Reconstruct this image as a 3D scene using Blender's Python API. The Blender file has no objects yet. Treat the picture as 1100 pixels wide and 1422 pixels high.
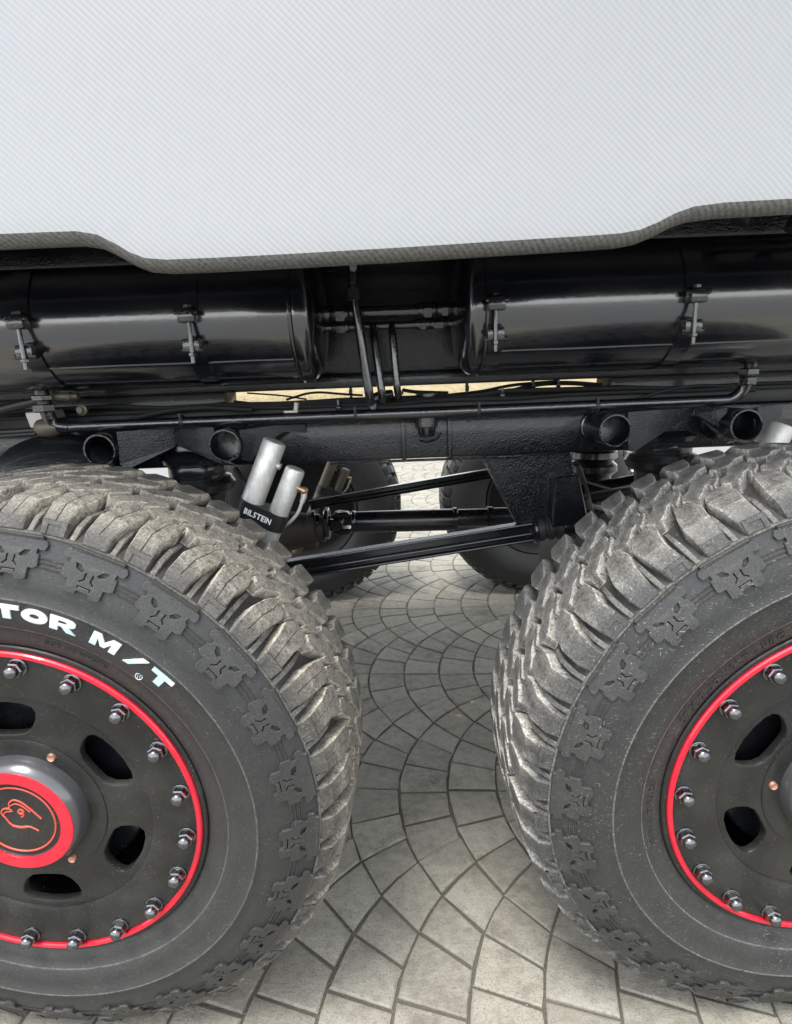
import bpy, bmesh, math, random
from mathutils import Vector, Matrix, Euler
random.seed(7)
PI = math.pi
scene = bpy.context.scene
col = scene.collection
G = -0.445                      # ground level; z = 0 is the wheel centre height

# ------------------------------------------------------------------ camera, sky, sun, exposure
cd = bpy.data.cameras.new('camera'); cam = bpy.data.objects.new('camera', cd); col.objects.link(cam)
cd.sensor_fit = 'HORIZONTAL'; cd.sensor_width = 36.0; cd.lens = 780 / 1100 * 36.0
cd.clip_start = 0.02; cd.clip_end = 500
pit, yaw, rol = 0.2332, -0.0043, -0.0387
fw = Vector((math.sin(yaw), math.cos(yaw), 0)); rt = Vector((math.cos(yaw), -math.sin(yaw), 0)); up = Vector((0, 0, 1))
f2 = fw * math.cos(pit) - up * math.sin(pit); u2 = up * math.cos(pit) + fw * math.sin(pit)
r3 = rt * math.cos(rol) + u2 * math.sin(rol); u3 = u2 * math.cos(rol) - rt * math.sin(rol)
M = Matrix((r3, u3, -f2)).transposed().to_4x4(); M.translation = Vector((0.5394, -0.6732, 0.5717))
cam.matrix_world = M
scene.camera = cam
w = bpy.data.worlds.new('World'); scene.world = w; w.use_nodes = True
SUN_EL, SUN_AZ = math.radians(71), math.radians(218)      # azimuth clockwise from +Y: high, behind the camera and to the left, through thin cloud
nt = w.node_tree; nt.nodes.clear()
sky = nt.nodes.new('ShaderNodeTexSky'); sky.sky_type = 'NISHITA'; sky.sun_disc = False
sky.sun_elevation = SUN_EL; sky.sun_rotation = SUN_AZ; sky.dust_density = 1.0; sky.air_density = 1.0; sky.ozone_density = 1.0
hs = nt.nodes.new('ShaderNodeHueSaturation'); hs.inputs['Saturation'].default_value = 0.25
bg = nt.nodes.new('ShaderNodeBackground'); bg.inputs['Strength'].default_value = 0.15
wo = nt.nodes.new('ShaderNodeOutputWorld')
nt.links.new(sky.outputs[0], hs.inputs['Color']); nt.links.new(hs.outputs[0], bg.inputs[0]); nt.links.new(bg.outputs[0], wo.inputs[0])
sl = bpy.data.lights.new('sun', 'SUN'); sl.energy = 1.1; sl.angle = math.radians(20); sl.color = (1.0, 0.965, 0.91)
so = bpy.data.objects.new('sun', sl); col.objects.link(so)
sd = Vector((math.sin(SUN_AZ) * math.cos(SUN_EL), math.cos(SUN_AZ) * math.cos(SUN_EL), math.sin(SUN_EL)))
so.rotation_euler = sd.to_track_quat('Z', 'Y').to_euler(); so.location = sd * 20
vs = scene.view_settings; vs.view_transform = 'Standard'; vs.look = 'None'; vs.gamma = 1.0; vs.use_curve_mapping = False
vs.exposure = 1.92

# ------------------------------------------------------------------ materials
def mat(name, base=(0.5, 0.5, 0.5), rough=0.5, metal=0.0, coat=0.0, spec=0.5):
    m = bpy.data.materials.new(name); m.use_nodes = True
    b = m.node_tree.nodes['Principled BSDF']
    b.inputs['Base Color'].default_value = (*base, 1); b.inputs['Roughness'].default_value = rough
    b.inputs['Metallic'].default_value = metal; b.inputs['Coat Weight'].default_value = coat
    b.inputs['Specular IOR Level'].default_value = spec
    return m
class NT:
    """short way to wire nodes of one material"""
    def __init__(s, m): s.t = m.node_tree; s.b = s.t.nodes['Principled BSDF']
    def n(s, typ, **kw):
        x = s.t.nodes.new(typ)
        for k, v in kw.items():
            if k in x.inputs: x.inputs[k].default_value = v
            else: setattr(x, k, v)
        return x
    def l(s, a, b): s.t.links.new(a, b)
    def pos(s): return s.n('ShaderNodeTexCoord').outputs['Object']
    def wpos(s): return s.n('ShaderNodeNewGeometry').outputs['Position']
    def noise(s, vec, scale, detail=4, rough=0.55, mapscale=None):
        x = s.n('ShaderNodeTexNoise', Scale=scale, Detail=detail, Roughness=rough)
        if mapscale:
            mp = s.n('ShaderNodeMapping'); mp.inputs['Scale'].default_value = mapscale; s.l(vec, mp.inputs[0]); vec = mp.outputs[0]
        s.l(vec, x.inputs['Vector']); return x.outputs['Fac']
    def ramp(s, fac, p0, p1, c0=(0, 0, 0, 1), c1=(1, 1, 1, 1)):
        r = s.n('ShaderNodeValToRGB'); e = r.color_ramp.elements
        e[0].position, e[1].position = p0, p1; e[0].color, e[1].color = c0, c1
        s.l(fac, r.inputs[0]); return r.outputs[0]
    def mix(s, fac, a, b):
        x = s.n('ShaderNodeMix'); x.data_type = 'RGBA'
        for k, v in ((0, fac), (6, a), (7, b)):
            if isinstance(v, (int, float)): x.inputs[k].default_value = v
            elif isinstance(v, tuple): x.inputs[k].default_value = (*v, 1)
            else: s.l(v, x.inputs[k])
        return x.outputs[2]
    def math(s, op, a, b=0.0):
        x = s.n('ShaderNodeMath'); x.operation = op
        for k, v in ((0, a), (1, b)):
            if isinstance(v, (int, float)): x.inputs[k].default_value = v
            else: s.l(v, x.inputs[k])
        return x.outputs[0]
    def bump(s, h, strength, dist):
        x = s.n('ShaderNodeBump', Strength=strength, Distance=dist); s.l(h, x.inputs['Height']); s.l(x.outputs[0], s.b.inputs['Normal'])
    def color(s, c): s.l(c, s.b.inputs['Base Color'])
    def rough(s, c): s.l(c, s.b.inputs['Roughness'])

MT = {}
def black_paint(name, base, rough, bscale, bstr, dust, coat=0.0, bdist=0.0015, spec=0.5):
    m = mat(name, base, rough, coat=coat, spec=spec); k = NT(m); k.b.inputs['Coat IOR'].default_value = 1.65; k.b.inputs['Coat Roughness'].default_value = rough * .6; p = k.wpos()
    d = k.ramp(k.noise(p, 9, 5), 0.45, 0.8)
    specks = k.ramp(k.noise(p, 420, 2), 0.70, 0.76)
    f = k.math('ADD', k.math('MULTIPLY', d, dust * 0.5), k.math('MULTIPLY', specks, dust))
    k.color(k.mix(f, base, (0.22, 0.20, 0.17)))
    k.rough(k.math('ADD', k.math('MULTIPLY', d, 0.12), rough))
    vo = k.n('ShaderNodeTexVoronoi', Scale=bscale); vo.feature = 'SMOOTH_F1'; k.l(p, vo.inputs['Vector'])
    h = k.math('ADD', vo.outputs['Distance'], k.math('ADD', k.math('MULTIPLY', k.noise(p, bscale * .5, 3, 0.6), .6), k.math('MULTIPLY', k.noise(p, bscale * 0.12, 2), 1.0)))
    k.bump(h, bstr, bdist)
    MT[name] = m
black_paint('tank_paint', (0.0055, 0.0066, 0.0100), 0.17, 160, 0.10, 0.10, coat=1.0, spec=0.9)
black_paint('frame_paint', (0.0056, 0.0064, 0.0090), 0.20, 380, 1.0, 0.10, coat=0.25, bdist=0.0010, spec=0.35)
black_paint('pipe_paint', (0.0052, 0.0060, 0.0085), 0.18, 330, 1.0, 0.07, coat=0.9, bdist=0.0008, spec=0.5)
black_paint('shaft_paint', (0.0065, 0.0070, 0.0088), 0.25, 120, 0.15, 0.12, coat=0.3)
black_paint('axle_rust', (0.03, 0.022, 0.016), 0.6, 120, 0.5, 0.45)
black_paint('black_rubber', (0.018, 0.018, 0.018), 0.6, 200, 0.2, 0.10)
MT['hose'] = mat('hose', (0.013, 0.013, 0.013), 0.5)
MT['void'] = mat('void', (0.010, 0.010, 0.010), 0.8)

m = mat('silver', (0.56, 0.56, 0.53), 0.4, 0.55); k = NT(m); p = k.wpos()
nz = k.ramp(k.noise(p, 26, 6), 0.38, 0.72); fine = k.ramp(k.noise(p, 300, 3), 0.60, 0.72)
k.color(k.mix(k.math('MULTIPLY', fine, 0.45), k.mix(nz, k.mix(k.ramp(k.noise(p, 60, 4, .6, (3.0, 3.0, .35)), .35, .7), (0.74, 0.74, 0.71), (0.56, 0.555, 0.52)), (0.48, 0.47, 0.43)), (0.17, 0.155, 0.13)))
k.rough(k.ramp(nz, 0, 1, (0.36, 0.36, 0.36, 1), (0.55, 0.55, 0.55, 1))); k.bump(k.noise(p, 220, 3), 0.12, 0.001); MT['silver'] = m
MT['dull_steel'] = mat('dull_steel', (0.13, 0.115, 0.09), 0.5, 0.5)
MT['brass'] = mat('brass', (0.48, 0.32, 0.20), 0.4, 0.85)
MT['copper'] = mat('copper', (0.62, 0.34, 0.24), 0.45, 0.8)
MT['steel_block'] = mat('steel_block', (0.42, 0.40, 0.37), 0.5, 0.5)
m = mat('chrome', (0.17, 0.17, 0.175), 0.14, 1.0); k = NT(m); p = k.pos()
k.rough(k.ramp(k.noise(p, 300, 3), 0.4, 0.75, (0.17, 0.17, 0.17, 1), (0.5, 0.5, 0.5, 1))); MT['chrome'] = m
MT['red'] = mat('red', (0.62, 0.008, 0.03), 0.35, 0.15, coat=0.4)
MT['red_line'] = mat('red_line', (0.55, 0.075, 0.045), 0.5)
MT['white_print'] = mat('white_print', (0.80, 0.81, 0.80), 0.5)
m = mat('white_letter', (0.78, 0.80, 0.79), 0.55); k = NT(m); p = k.wpos()
k.color(k.mix(k.ramp(k.noise(p, 25, 3), 0.5, 0.62), (0.60, 0.60, 0.58), (0.44, 0.57, 0.58))); MT['white_letter'] = m
MT['band_black'] = mat('band_black', (0.013, 0.013, 0.014), 0.42)
MT['cap_bevel'] = mat('cap_bevel', (0.12, 0.122, 0.127), 0.24, 0.6)

def wheel_paint():
    m = mat('wheel_paint', (0.05, 0.05, 0.047), 0.5, spec=0.3); k = NT(m); p = k.pos()
    dust = k.ramp(k.noise(p, 12, 6), 0.42, 0.78); speck = k.ramp(k.noise(p, 520, 2), 0.66, 0.74)
    f = k.math('ADD', k.math('MULTIPLY', dust, 0.09), k.math('MULTIPLY', speck, 0.55))
    k.color(k.mix(f, (0.0145, 0.0144, 0.0138), (0.25, 0.24, 0.205))); k.rough(k.ramp(dust, 0, 1, (0.36, 0.36, 0.36, 1), (0.58, 0.58, 0.58, 1)))
    k.bump(k.noise(p, 700, 2), 0.15, 0.0006); MT['wheel_paint'] = m
wheel_paint()

def rubber(name, dustcol, amount, scratch):
    """tyre rubber; 'dirt' vertex attribute sets the dust share, high on block edges, low in grooves to keep them dark"""
    m = mat(name, (0.04, 0.04, 0.039), 0.62, spec=0.42); k = NT(m); p = k.wpos()
    at = k.n('ShaderNodeAttribute', attribute_name='dirt').outputs['Fac']
    big = k.noise(p, 30, 5, 0.6); fine = k.noise(p, 330, 5, 0.7)
    # short pale scuffs
    mp = k.noise(p, 120, 3, 0.7, (1.0, 1.0, 5.0)); sc1 = k.ramp(mp, 0.64, 0.70)
    mp2 = k.noise(p, 110, 3, 0.7, (4.5, 1.0, 1.2)); sc2 = k.ramp(mp2, 0.65, 0.71)
    sc = k.math('MULTIPLY', k.math('MAXIMUM', sc1, sc2), k.ramp(k.noise(p, 14, 3), 0.34, 0.58))
    film = k.math('MULTIPLY', k.ramp(big, 0.30, 0.80), 0.16); at = k.math('MULTIPLY', at, k.ramp(k.noise(p, 95, 4, 0.7), 0.22, 0.55))
    grain = k.ramp(fine, 0.36, 0.64)
    d = k.math('MULTIPLY', k.math('MULTIPLY', k.math('ADD', k.math('MULTIPLY', at, 1.15), film), k.math('ADD', k.math('MULTIPLY', grain, 0.75), 0.25)), amount)
    base = k.mix(k.ramp(fine, 0.3, 0.7), (0.019, 0.0194, 0.0196), (0.031, 0.031, 0.0303))
    c = k.mix(k.math('MINIMUM', d, 1.0), base, dustcol)
    c = k.mix(k.math('MULTIPLY', sc, scratch), c, (0.42, 0.41, 0.37))
    k.color(c); k.rough(k.ramp(d, 0, 1, (0.50, 0.50, 0.50, 1), (0.92, 0.92, 0.92, 1)))
    k.bump(k.math('ADD', k.noise(p, 500, 3), k.noise(p, 140, 4, .65)), 0.25, 0.0010); MT[name] = m
rubber('tread_tan', (0.45, 0.41, 0.335), 1.05, 0.5)
rubber('tread_grey', (0.48, 0.46, 0.41), 0.85, 0.70)
rubber('sidewall_a', (0.30, 0.285, 0.24), 0.30, 0.25)
rubber('sidewall_b', (0.34, 0.33, 0.28), 0.36, 0.60)
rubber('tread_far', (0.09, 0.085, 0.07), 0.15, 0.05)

def carbon():
    m = mat('carbon_weave', (0.5, 0.5, 0.5), 0.35, 0.25, coat=1.0); m.node_tree.nodes['Principled BSDF'].inputs['Coat Roughness'].default_value = 0.08
    k = NT(m); p = k.wpos(); sx = k.n('ShaderNodeSeparateXYZ'); k.l(p, sx.inputs[0]); X, Z = sx.outputs[0], sx.outputs[2]
    fx = k.math('SINE', k.math('MULTIPLY', X, 2 * PI / 0.0075)); fz = k.math('SINE', k.math('MULTIPLY', Z, 2 * PI / 0.0075))
    tw = k.math('SINE', k.math('MULTIPLY', k.math('ADD', X, k.math('MULTIPLY', Z, 1.05)), 2 * PI / 0.0078))
    t = k.math('ADD', k.math('MULTIPLY', tw, 0.38), 0.5); t = k.math('ADD', t, k.math('MULTIPLY', k.math('MULTIPLY', fx, fz), 0.12))
    var = k.ramp(k.noise(p, 60, 3), 0.3, 0.7, (0.97, 0.97, 0.97, 1), (1, 1, 1, 1))
    c = k.mix(t, (0.230, 0.232, 0.231), (0.276, 0.279, 0.279))
    mx = k.n('ShaderNodeMix'); mx.data_type = 'RGBA'; mx.blend_type = 'MULTIPLY'; mx.inputs[0].default_value = 1; k.l(c, mx.inputs[6]); k.l(var, mx.inputs[7])
    k.color(mx.outputs[2]); k.bump(tw, 0.10, 0.0006); MT['carbon'] = m
    # rolled lower edge: shade of its downward face painted in, coarse mottle
    e = mat('carbon_edge', (0.3, 0.28, 0.24), 0.45, 0.1, coat=0.3); k = NT(e); p = k.wpos()
    sx = k.n('ShaderNodeSeparateXYZ'); k.l(p, sx.inputs[0])
    tw = k.math('SINE', k.math('MULTIPLY', k.math('ADD', sx.outputs[0], k.math('MULTIPLY', sx.outputs[2], 1.05)), 2 * PI / 0.0078))
    f = k.math('ADD', k.math('MULTIPLY', tw, 0.07), k.noise(p, 260, 5, 0.85))
    k.color(k.mix(k.ramp(f, 0.25, 0.8), (0.020, 0.0197, 0.0187), (0.22, 0.216, 0.20))); k.bump(f, 0.5, 0.0012); MT['carbon_edge'] = e
carbon()

m = mat('yard', (0.17, 0.17, 0.165), 0.9); k = NT(m); p = k.wpos()
k.color(k.mix(k.noise(p, 3, 6, .7), (0.13, 0.13, 0.127), (0.22, 0.22, 0.212))); MT['yard'] = m
def paver_mat():
    m = mat('paver', (0.3, 0.28, 0.24), 0.85); k = NT(m); p = k.wpos()
    tint = k.n('ShaderNodeAttribute', attribute_name='tint').outputs['Fac']
    base = k.mix(tint, (0.205, 0.193, 0.155), (0.315, 0.298, 0.245))
    slate = k.noise(p, 26, 6, 0.65, (1.0, 2.2, 1.0)); fine = k.noise(p, 260, 4, 0.7)
    c = k.mix(k.ramp(slate, 0.35, 0.72), base, (0.31, 0.292, 0.24))
    c = k.mix(k.math('MULTIPLY', k.ramp(fine, 0.50, 0.66), 0.60), c, (0.13, 0.12, 0.098))
    stain = k.math('MULTIPLY', k.ramp(k.noise(p, 6.5, 4, 0.6), 0.54, 0.70), k.ramp(k.noise(p, 60, 3), 0.3, 0.6))
    c = k.mix(k.math('MULTIPLY', stain, 0.8), c, (0.105, 0.092, 0.072)); c = k.mix(k.math('MULTIPLY', k.ramp(k.noise(p, 38, 5, .7), .46, .62), .35), c, (0.12, 0.11, 0.09)); k.color(c)
    h = k.math('ADD', k.math('MULTIPLY', slate, 2.0), fine); k.bump(h, 0.55, 0.004); MT['paver'] = m
    m = mat('mortar', (0.09, 0.082, 0.066), 0.95); k = NT(m); p = k.wpos(); n = k.noise(p, 240, 4, 0.7)
    k.color(k.mix(n, (0.05, 0.045, 0.034), (0.19, 0.172, 0.135))); k.bump(n, 0.8, 0.006); MT['mortar'] = m
paver_mat()
m = mat('straw_field', (0.40, 0.33, 0.16), 0.95); k = NT(m); p = k.wpos()
k.color(k.mix(k.ramp(k.noise(p, 2.2, 7, 0.8, (1.6, 0.25, 1.0)), 0.32, 0.66), (0.15, 0.112, 0.048), (0.31, 0.25, 0.125))); k.bump(k.noise(p, 14, 5), 0.8, 0.05); MT['field'] = m
m = mat('straw_blade', (0.46, 0.38, 0.19), 0.8); k = NT(m); p = k.wpos()
k.color(k.mix(k.noise(p, 3, 3), (0.18, 0.135, 0.055), (0.31, 0.25, 0.12))); MT['blade'] = m
MT['leaf'] = mat('leaf', (0.52, 0.42, 0.28), 0.7)
MT['leaf_dark'] = mat('leaf_dark', (0.22, 0.14, 0.08), 0.7)

# ------------------------------------------------------------------ mesh helpers
class MB:
    def __init__(s): s.v = []; s.f = []; s.d = []; s.sm = []
    def add(s, vs, fs, dirt=0.0, smooth=True):
        o = len(s.v); s.v += [tuple(p) for p in vs]
        s.d += dirt if isinstance(dirt, list) else [dirt] * len(vs)
        s.f += [tuple(i + o for i in f) for f in fs]; s.sm += [smooth] * len(fs); return s
    def mesh(s, name, mats, sharp=35, attr=None):
        me = bpy.data.meshes.new(name); me.from_pydata(s.v, [], s.f)
        bm = bmesh.new(); bm.from_mesh(me); bmesh.ops.recalc_face_normals(bm, faces=bm.faces); bm.to_mesh(me); bm.free()
        for m_ in (mats if isinstance(mats, list) else [mats]): me.materials.append(MT[m_])
        me.polygons.foreach_set('use_smooth', s.sm); me.set_sharp_from_angle(angle=math.radians(sharp))
        if attr or any(s.d):
            a = me.attributes.new(attr or 'dirt', 'FLOAT', 'POINT'); a.data.foreach_set('value', s.d)
        me.update(); return me
    def box(s, x0, x1, y0, y1, z0, z1, c=0.0):
        """box, optionally with chamfered edges"""
        if c <= 0:
            vs = [(x, y, z) for x in (x0, x1) for y in (y0, y1) for z in (z0, z1)]
            return s.add(vs, [(0, 1, 3, 2), (4, 6, 7, 5), (0, 4, 5, 1), (2, 3, 7, 6), (0, 2, 6, 4), (1, 5, 7, 3)])
        bm = bmesh.new(); bmesh.ops.create_cube(bm, size=1)
        for v in bm.verts: v.co = Vector(((x0 + x1) / 2 + v.co.x * (x1 - x0), (y0 + y1) / 2 + v.co.y * (y1 - y0), (z0 + z1) / 2 + v.co.z * (z1 - z0)))
        bmesh.ops.bevel(bm, geom=bm.edges[:], offset=c, segments=2, profile=0.5, affect='EDGES')
        s.frombm(bm); return s
    def frombm(s, bm, M=None):
        bm.verts.index_update(); vs = [(M @ v.co) if M else v.co.copy() for v in bm.verts]
        s.add(vs, [tuple(v.index for v in f.verts) for f in bm.faces]); bm.free()
    def prism(s, poly, y0, y1, c=0.0):
        """polygon in (x, z) extruded along y"""
        bm = bmesh.new(); vs = [bm.verts.new((x, y0, z)) for x, z in poly]; f = bm.faces.new(vs)
        r = bmesh.ops.extrude_face_region(bm, geom=[f]); bmesh.ops.translate(bm, vec=(0, y1 - y0, 0), verts=[e for e in r['geom'] if isinstance(e, bmesh.types.BMVert)])
        bmesh.ops.recalc_face_normals(bm, faces=bm.faces)
        if c: bmesh.ops.bevel(bm, geom=bm.edges[:], offset=c, segments=1, affect='EDGES')
        s.frombm(bm); return s
    def lathe(s, prof, p0, axis, n=40, dirt=None, closed=False, a0=0.0, caps=True):
        """prof: (r, t) pairs, t measured along axis from p0"""
        p0 = Vector(p0); ax = Vector(axis).normalized(); e1 = ax.orthogonal().normalized(); e2 = ax.cross(e1)
        vs = []; fs = []; dd = []
        for i, (r, t) in enumerate(prof):
            for j in range(n):
                a = a0 + 2 * PI * j / n; vs.append(p0 + ax * t + (e1 * math.cos(a) + e2 * math.sin(a)) * r); dd.append(dirt[i] if dirt else 0.0)
        m_ = len(prof)
        for i in range(m_ if closed else m_ - 1):
            for j in range(n):
                a, b = i * n + j, i * n + (j + 1) % n; c_, d_ = ((i + 1) % m_) * n + (j + 1) % n, ((i + 1) % m_) * n + j
                fs.append((a, b, c_, d_))
        if not closed and caps:
            if prof[0][0] > 1e-5: fs.append(tuple(range(n)))
            if prof[-1][0] > 1e-5: fs.append(tuple((m_ - 1) * n + j for j in range(n)))
        return s.add(vs, fs, dd)
    def tube(s, pts, r, n=12, bend=0.0, caps=True, round_end=False):
        P = [Vector(p) for p in pts]
        if bend and len(P) > 2:
            Q = [P[0]]
            for i in range(1, len(P) - 1):
                a, b, c_ = P[i - 1], P[i], P[i + 1]; d1 = (a - b); d2 = (c_ - b); L = min(bend, d1.length * .49, d2.length * .49)
                s0 = b + d1.normalized() * L; s1 = b + d2.normalized() * L
                for q in range(6):
                    t = q / 5; Q.append(s0 * (1 - t) ** 2 + b * 2 * t * (1 - t) + s1 * t * t)
            Q.append(P[-1]); P = Q
        R = list(r) if isinstance(r, (list, tuple)) else [r] * len(P)
        if round_end:
            d = (P[-1] - P[-2]).normalized(); rr = R[-1]
            for q in (0.4, 0.75, 0.97): P.append(P[len(pts) - 1 if not bend else -1] if False else P[-1]); P[-1] = P[-1] + d * rr * (q - (0, 0.4, 0.75)[(0.4, 0.75, 0.97).index(q)]); R.append(rr * math.sqrt(1 - q * q))
        vs = []; fs = []; T = (P[1] - P[0]).normalized(); e1 = T.orthogonal().normalized()
        for i, p in enumerate(P):
            t = (P[min(i + 1, len(P) - 1)] - P[max(i - 1, 0)]).normalized(); e1 = (e1 - t * e1.dot(t)).normalized(); e2 = t.cross(e1)
            for j in range(n):
                a = 2 * PI * j / n; vs.append(p + (e1 * math.cos(a) + e2 * math.sin(a)) * R[i])
        for i in range(len(P) - 1):
            for j in range(n): fs.append((i * n + j, i * n + (j + 1) % n, (i + 1) * n + (j + 1) % n, (i + 1) * n + j))
        if caps: fs.append(tuple(range(n))); fs.append(tuple((len(P) - 1) * n + j for j in range(n)))
        return s.add(vs, fs)
    def hexnut(s, p0, axis, r, t, n=6, a0=0.2):
        c = r * 0.12; return s.lathe([(r * .86, 0), (r, c), (r, t - c), (r * .86, t)], p0, axis, n, a0=a0)

def link(name, me, parent=None, local=False):
    o = bpy.data.objects.new(name, me); col.objects.link(o)
    if parent is not None:
        o.parent = parent
        if not local: o.matrix_parent_inverse = parent.matrix_world.inverted()
    return o
def empty(name, loc=(0, 0, 0), parent=None):
    o = bpy.data.objects.new(name, None); o.empty_display_size = 0.05; col.objects.link(o); o.matrix_world = Matrix.Translation(loc)
    if parent is not None: o.parent = parent; o.matrix_parent_inverse = parent.matrix_world.inverted()
    return o
def tag(o, label=None, cat=None, group=None, kind=None):
    for k_, v_ in (('label', label), ('category', cat), ('group', group), ('kind', kind)):
        if v_: o[k_] = v_
    return o
def curve_mesh(splines, extrude, bevel=0.0, smooth=False):
    """closed 2-D outlines with holes, filled and given thickness; returns verts, faces"""
    cu = bpy.data.curves.new('outline', 'CURVE'); cu.dimensions = '2D'; cu.fill_mode = 'BOTH'; cu.extrude = extrude; cu.bevel_depth = bevel; cu.bevel_resolution = 1
    for pts in splines:
        if smooth:
            sp = cu.splines.new('BEZIER'); sp.bezier_points.add(len(pts) - 1); sp.resolution_u = 4
            for bp, p in zip(sp.bezier_points, pts): bp.co = (p[0], p[1], 0); bp.handle_left_type = bp.handle_right_type = 'AUTO'
        else:
            sp = cu.splines.new('POLY'); sp.points.add(len(pts) - 1)
            for q, p in zip(sp.points, pts): q.co = (p[0], p[1], 0, 1)
        sp.use_cyclic_u = True
    ob = bpy.data.objects.new('outline', cu); me = bpy.data.meshes.new_from_object(ob)
    vs = [v.co.copy() for v in me.vertices]; fs = [tuple(p.vertices) for p in me.polygons]
    bpy.data.objects.remove(ob); bpy.data.curves.remove(cu); bpy.data.meshes.remove(me); return vs, fs
def glyph(ch, size, extrude, offset=0.0, res=3):
    cu = bpy.data.curves.new('glyph', 'FONT'); cu.body = ch; cu.size = size; cu.extrude = extrude; cu.offset = offset; cu.resolution_u = res
    ob = bpy.data.objects.new('glyph', cu); me = bpy.data.meshes.new_from_object(ob)
    vs = [v.co.copy() for v in me.vertices]; fs = [tuple(p.vertices) for p in me.polygons]
    bpy.data.objects.remove(ob); bpy.data.curves.remove(cu); bpy.data.meshes.remove(me); return vs, fs

# ------------------------------------------------------------------ ground
mb = MB(); s_ = 150; z0 = G - .006
mb.add([(-s_, -s_, z0), (s_, -s_, z0), (s_, 7.2, z0), (-s_, 7.2, z0)], [(0, 1, 2, 3)], .5)
pavement = tag(link('pavement', mb.mesh('pavement', 'yard')), 'grey fan-pattern stone paving under and beyond the truck', kind='structure')
mb = MB(); z0 = G - .0042; nx, ny = 124, 164; vs = []; fs = []
mb.add([(-2.15, -1.15, z0), (3.95, -1.15, z0), (3.95, 6.95, z0), (-2.15, 6.95, z0)], [(0, 1, 2, 3)])
tag(link('joint_sand', mb.mesh('joint_sand', 'mortar'), pavement), 'dark sand filling the joints between the paving stones', kind='stuff')

def field_z(x, y): return G - .02 + max(0, (y - 7.0)) * 0.012 + max(0, y - 12) ** 1.15 * 0.020 + 0.10 * math.sin(x * .23 + y * .1) * min(1, max(0, (y - 9) / 8))
mb = MB(); nx, ny = 60, 40; vs = []; fs = []
for j in range(ny + 1):
    y = 7.0 + 150 * (j / ny) ** 2
    for i in range(nx + 1): x = -110 + 220 * i / nx; vs.append((x, y, field_z(x, y)))
for j in range(ny):
    for i in range(nx): a = j * (nx + 1) + i; fs.append((a, a + 1, a + nx + 2, a + nx + 1))
mb.add(vs, fs); tag(link('field', mb.mesh('field', 'field')), 'dry straw-coloured field rising beyond the paving', kind='structure')
mb = MB(); rg = random.Random(3)
for q in range(26000):
    y = 7.0 + 14 * rg.random() ** 1.6; x = -3 + 0.9 * (y - 7) * -0.4 + rg.random() * (7 + (y - 7) * 1.0); z = field_z(x, y) - .01
    h = rg.uniform(.05, .20); a = rg.uniform(0, PI); w_ = rg.uniform(.003, .007); lx, ly = rg.uniform(-.06, .06), rg.uniform(-.05, .05)
    dx, dy = math.cos(a) * w_, math.sin(a) * w_
    mb.add([(x - dx, y - dy, z), (x + dx, y + dy, z), (x + lx, y + ly, z + h)], [(0, 1, 2)], smooth=False)
me = bpy.data.meshes.new('dry_grass'); me.from_pydata(mb.v, [], mb.f); me.materials.append(MT['blade'])
tag(link('dry_grass', me), 'dry yellow grass stalks along the far edge of the paving', 'grass', kind='stuff')

# --- fan paving: columns of arcs, arcs of neighbouring columns crossing near the column edges
W_, D_, R_ = 0.583, 0.1235, 0.49
TH = -0.04; ORG = Vector((0.5148, 0.547))
def g_(v): return R_ - math.sqrt(max(R_ * R_ - v * v, 0))
def solve(m_):
    lo, hi = 0.02, W_ - 0.02
    for _ in range(60):
        mid = (lo + hi) / 2
        if g_(mid) - g_(W_ - mid) < m_ * D_: lo = mid
        else: hi = mid
    return (lo + hi) / 2
VM = {m_: solve(m_) for m_ in (-2, -1, 0, 1, 2)}
def toworld(u, v): c, s = math.cos(TH), math.sin(TH); return (ORG.x + u * c - v * s, ORG.y + u * s + v * c)
def arcpt(kc, i, v): return (i * D_ + g_(v), kc * W_ + v)          # column kc, arc i, offset v across the column
def lerp(a, b, t): return (a[0] + (b[0] - a[0]) * t, a[1] + (b[1] - a[1]) * t)
def inset(poly, e):
    n = len(poly); out = []
    A = sum(poly[i][0] * poly[(i + 1) % n][1] - poly[(i + 1) % n][0] * poly[i][1] for i in range(n)); sg = 1 if A > 0 else -1
    for i in range(n):
        p, q, r = poly[i - 1], poly[i], poly[(i + 1) % n]
        d1 = Vector((q[0] - p[0], q[1] - p[1])).normalized(); d2 = Vector((r[0] - q[0], r[1] - q[1])).normalized()
        n1 = Vector((-d1.y, d1.x)) * sg; n2 = Vector((-d2.y, d2.x)) * sg; b = n1 + n2
        b = b / max(0.35, b.dot(n1)) if b.length > 1e-6 else n1
        out.append((q[0] + b.x * e, q[1] + b.y * e))
    return out
stones = []
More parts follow.
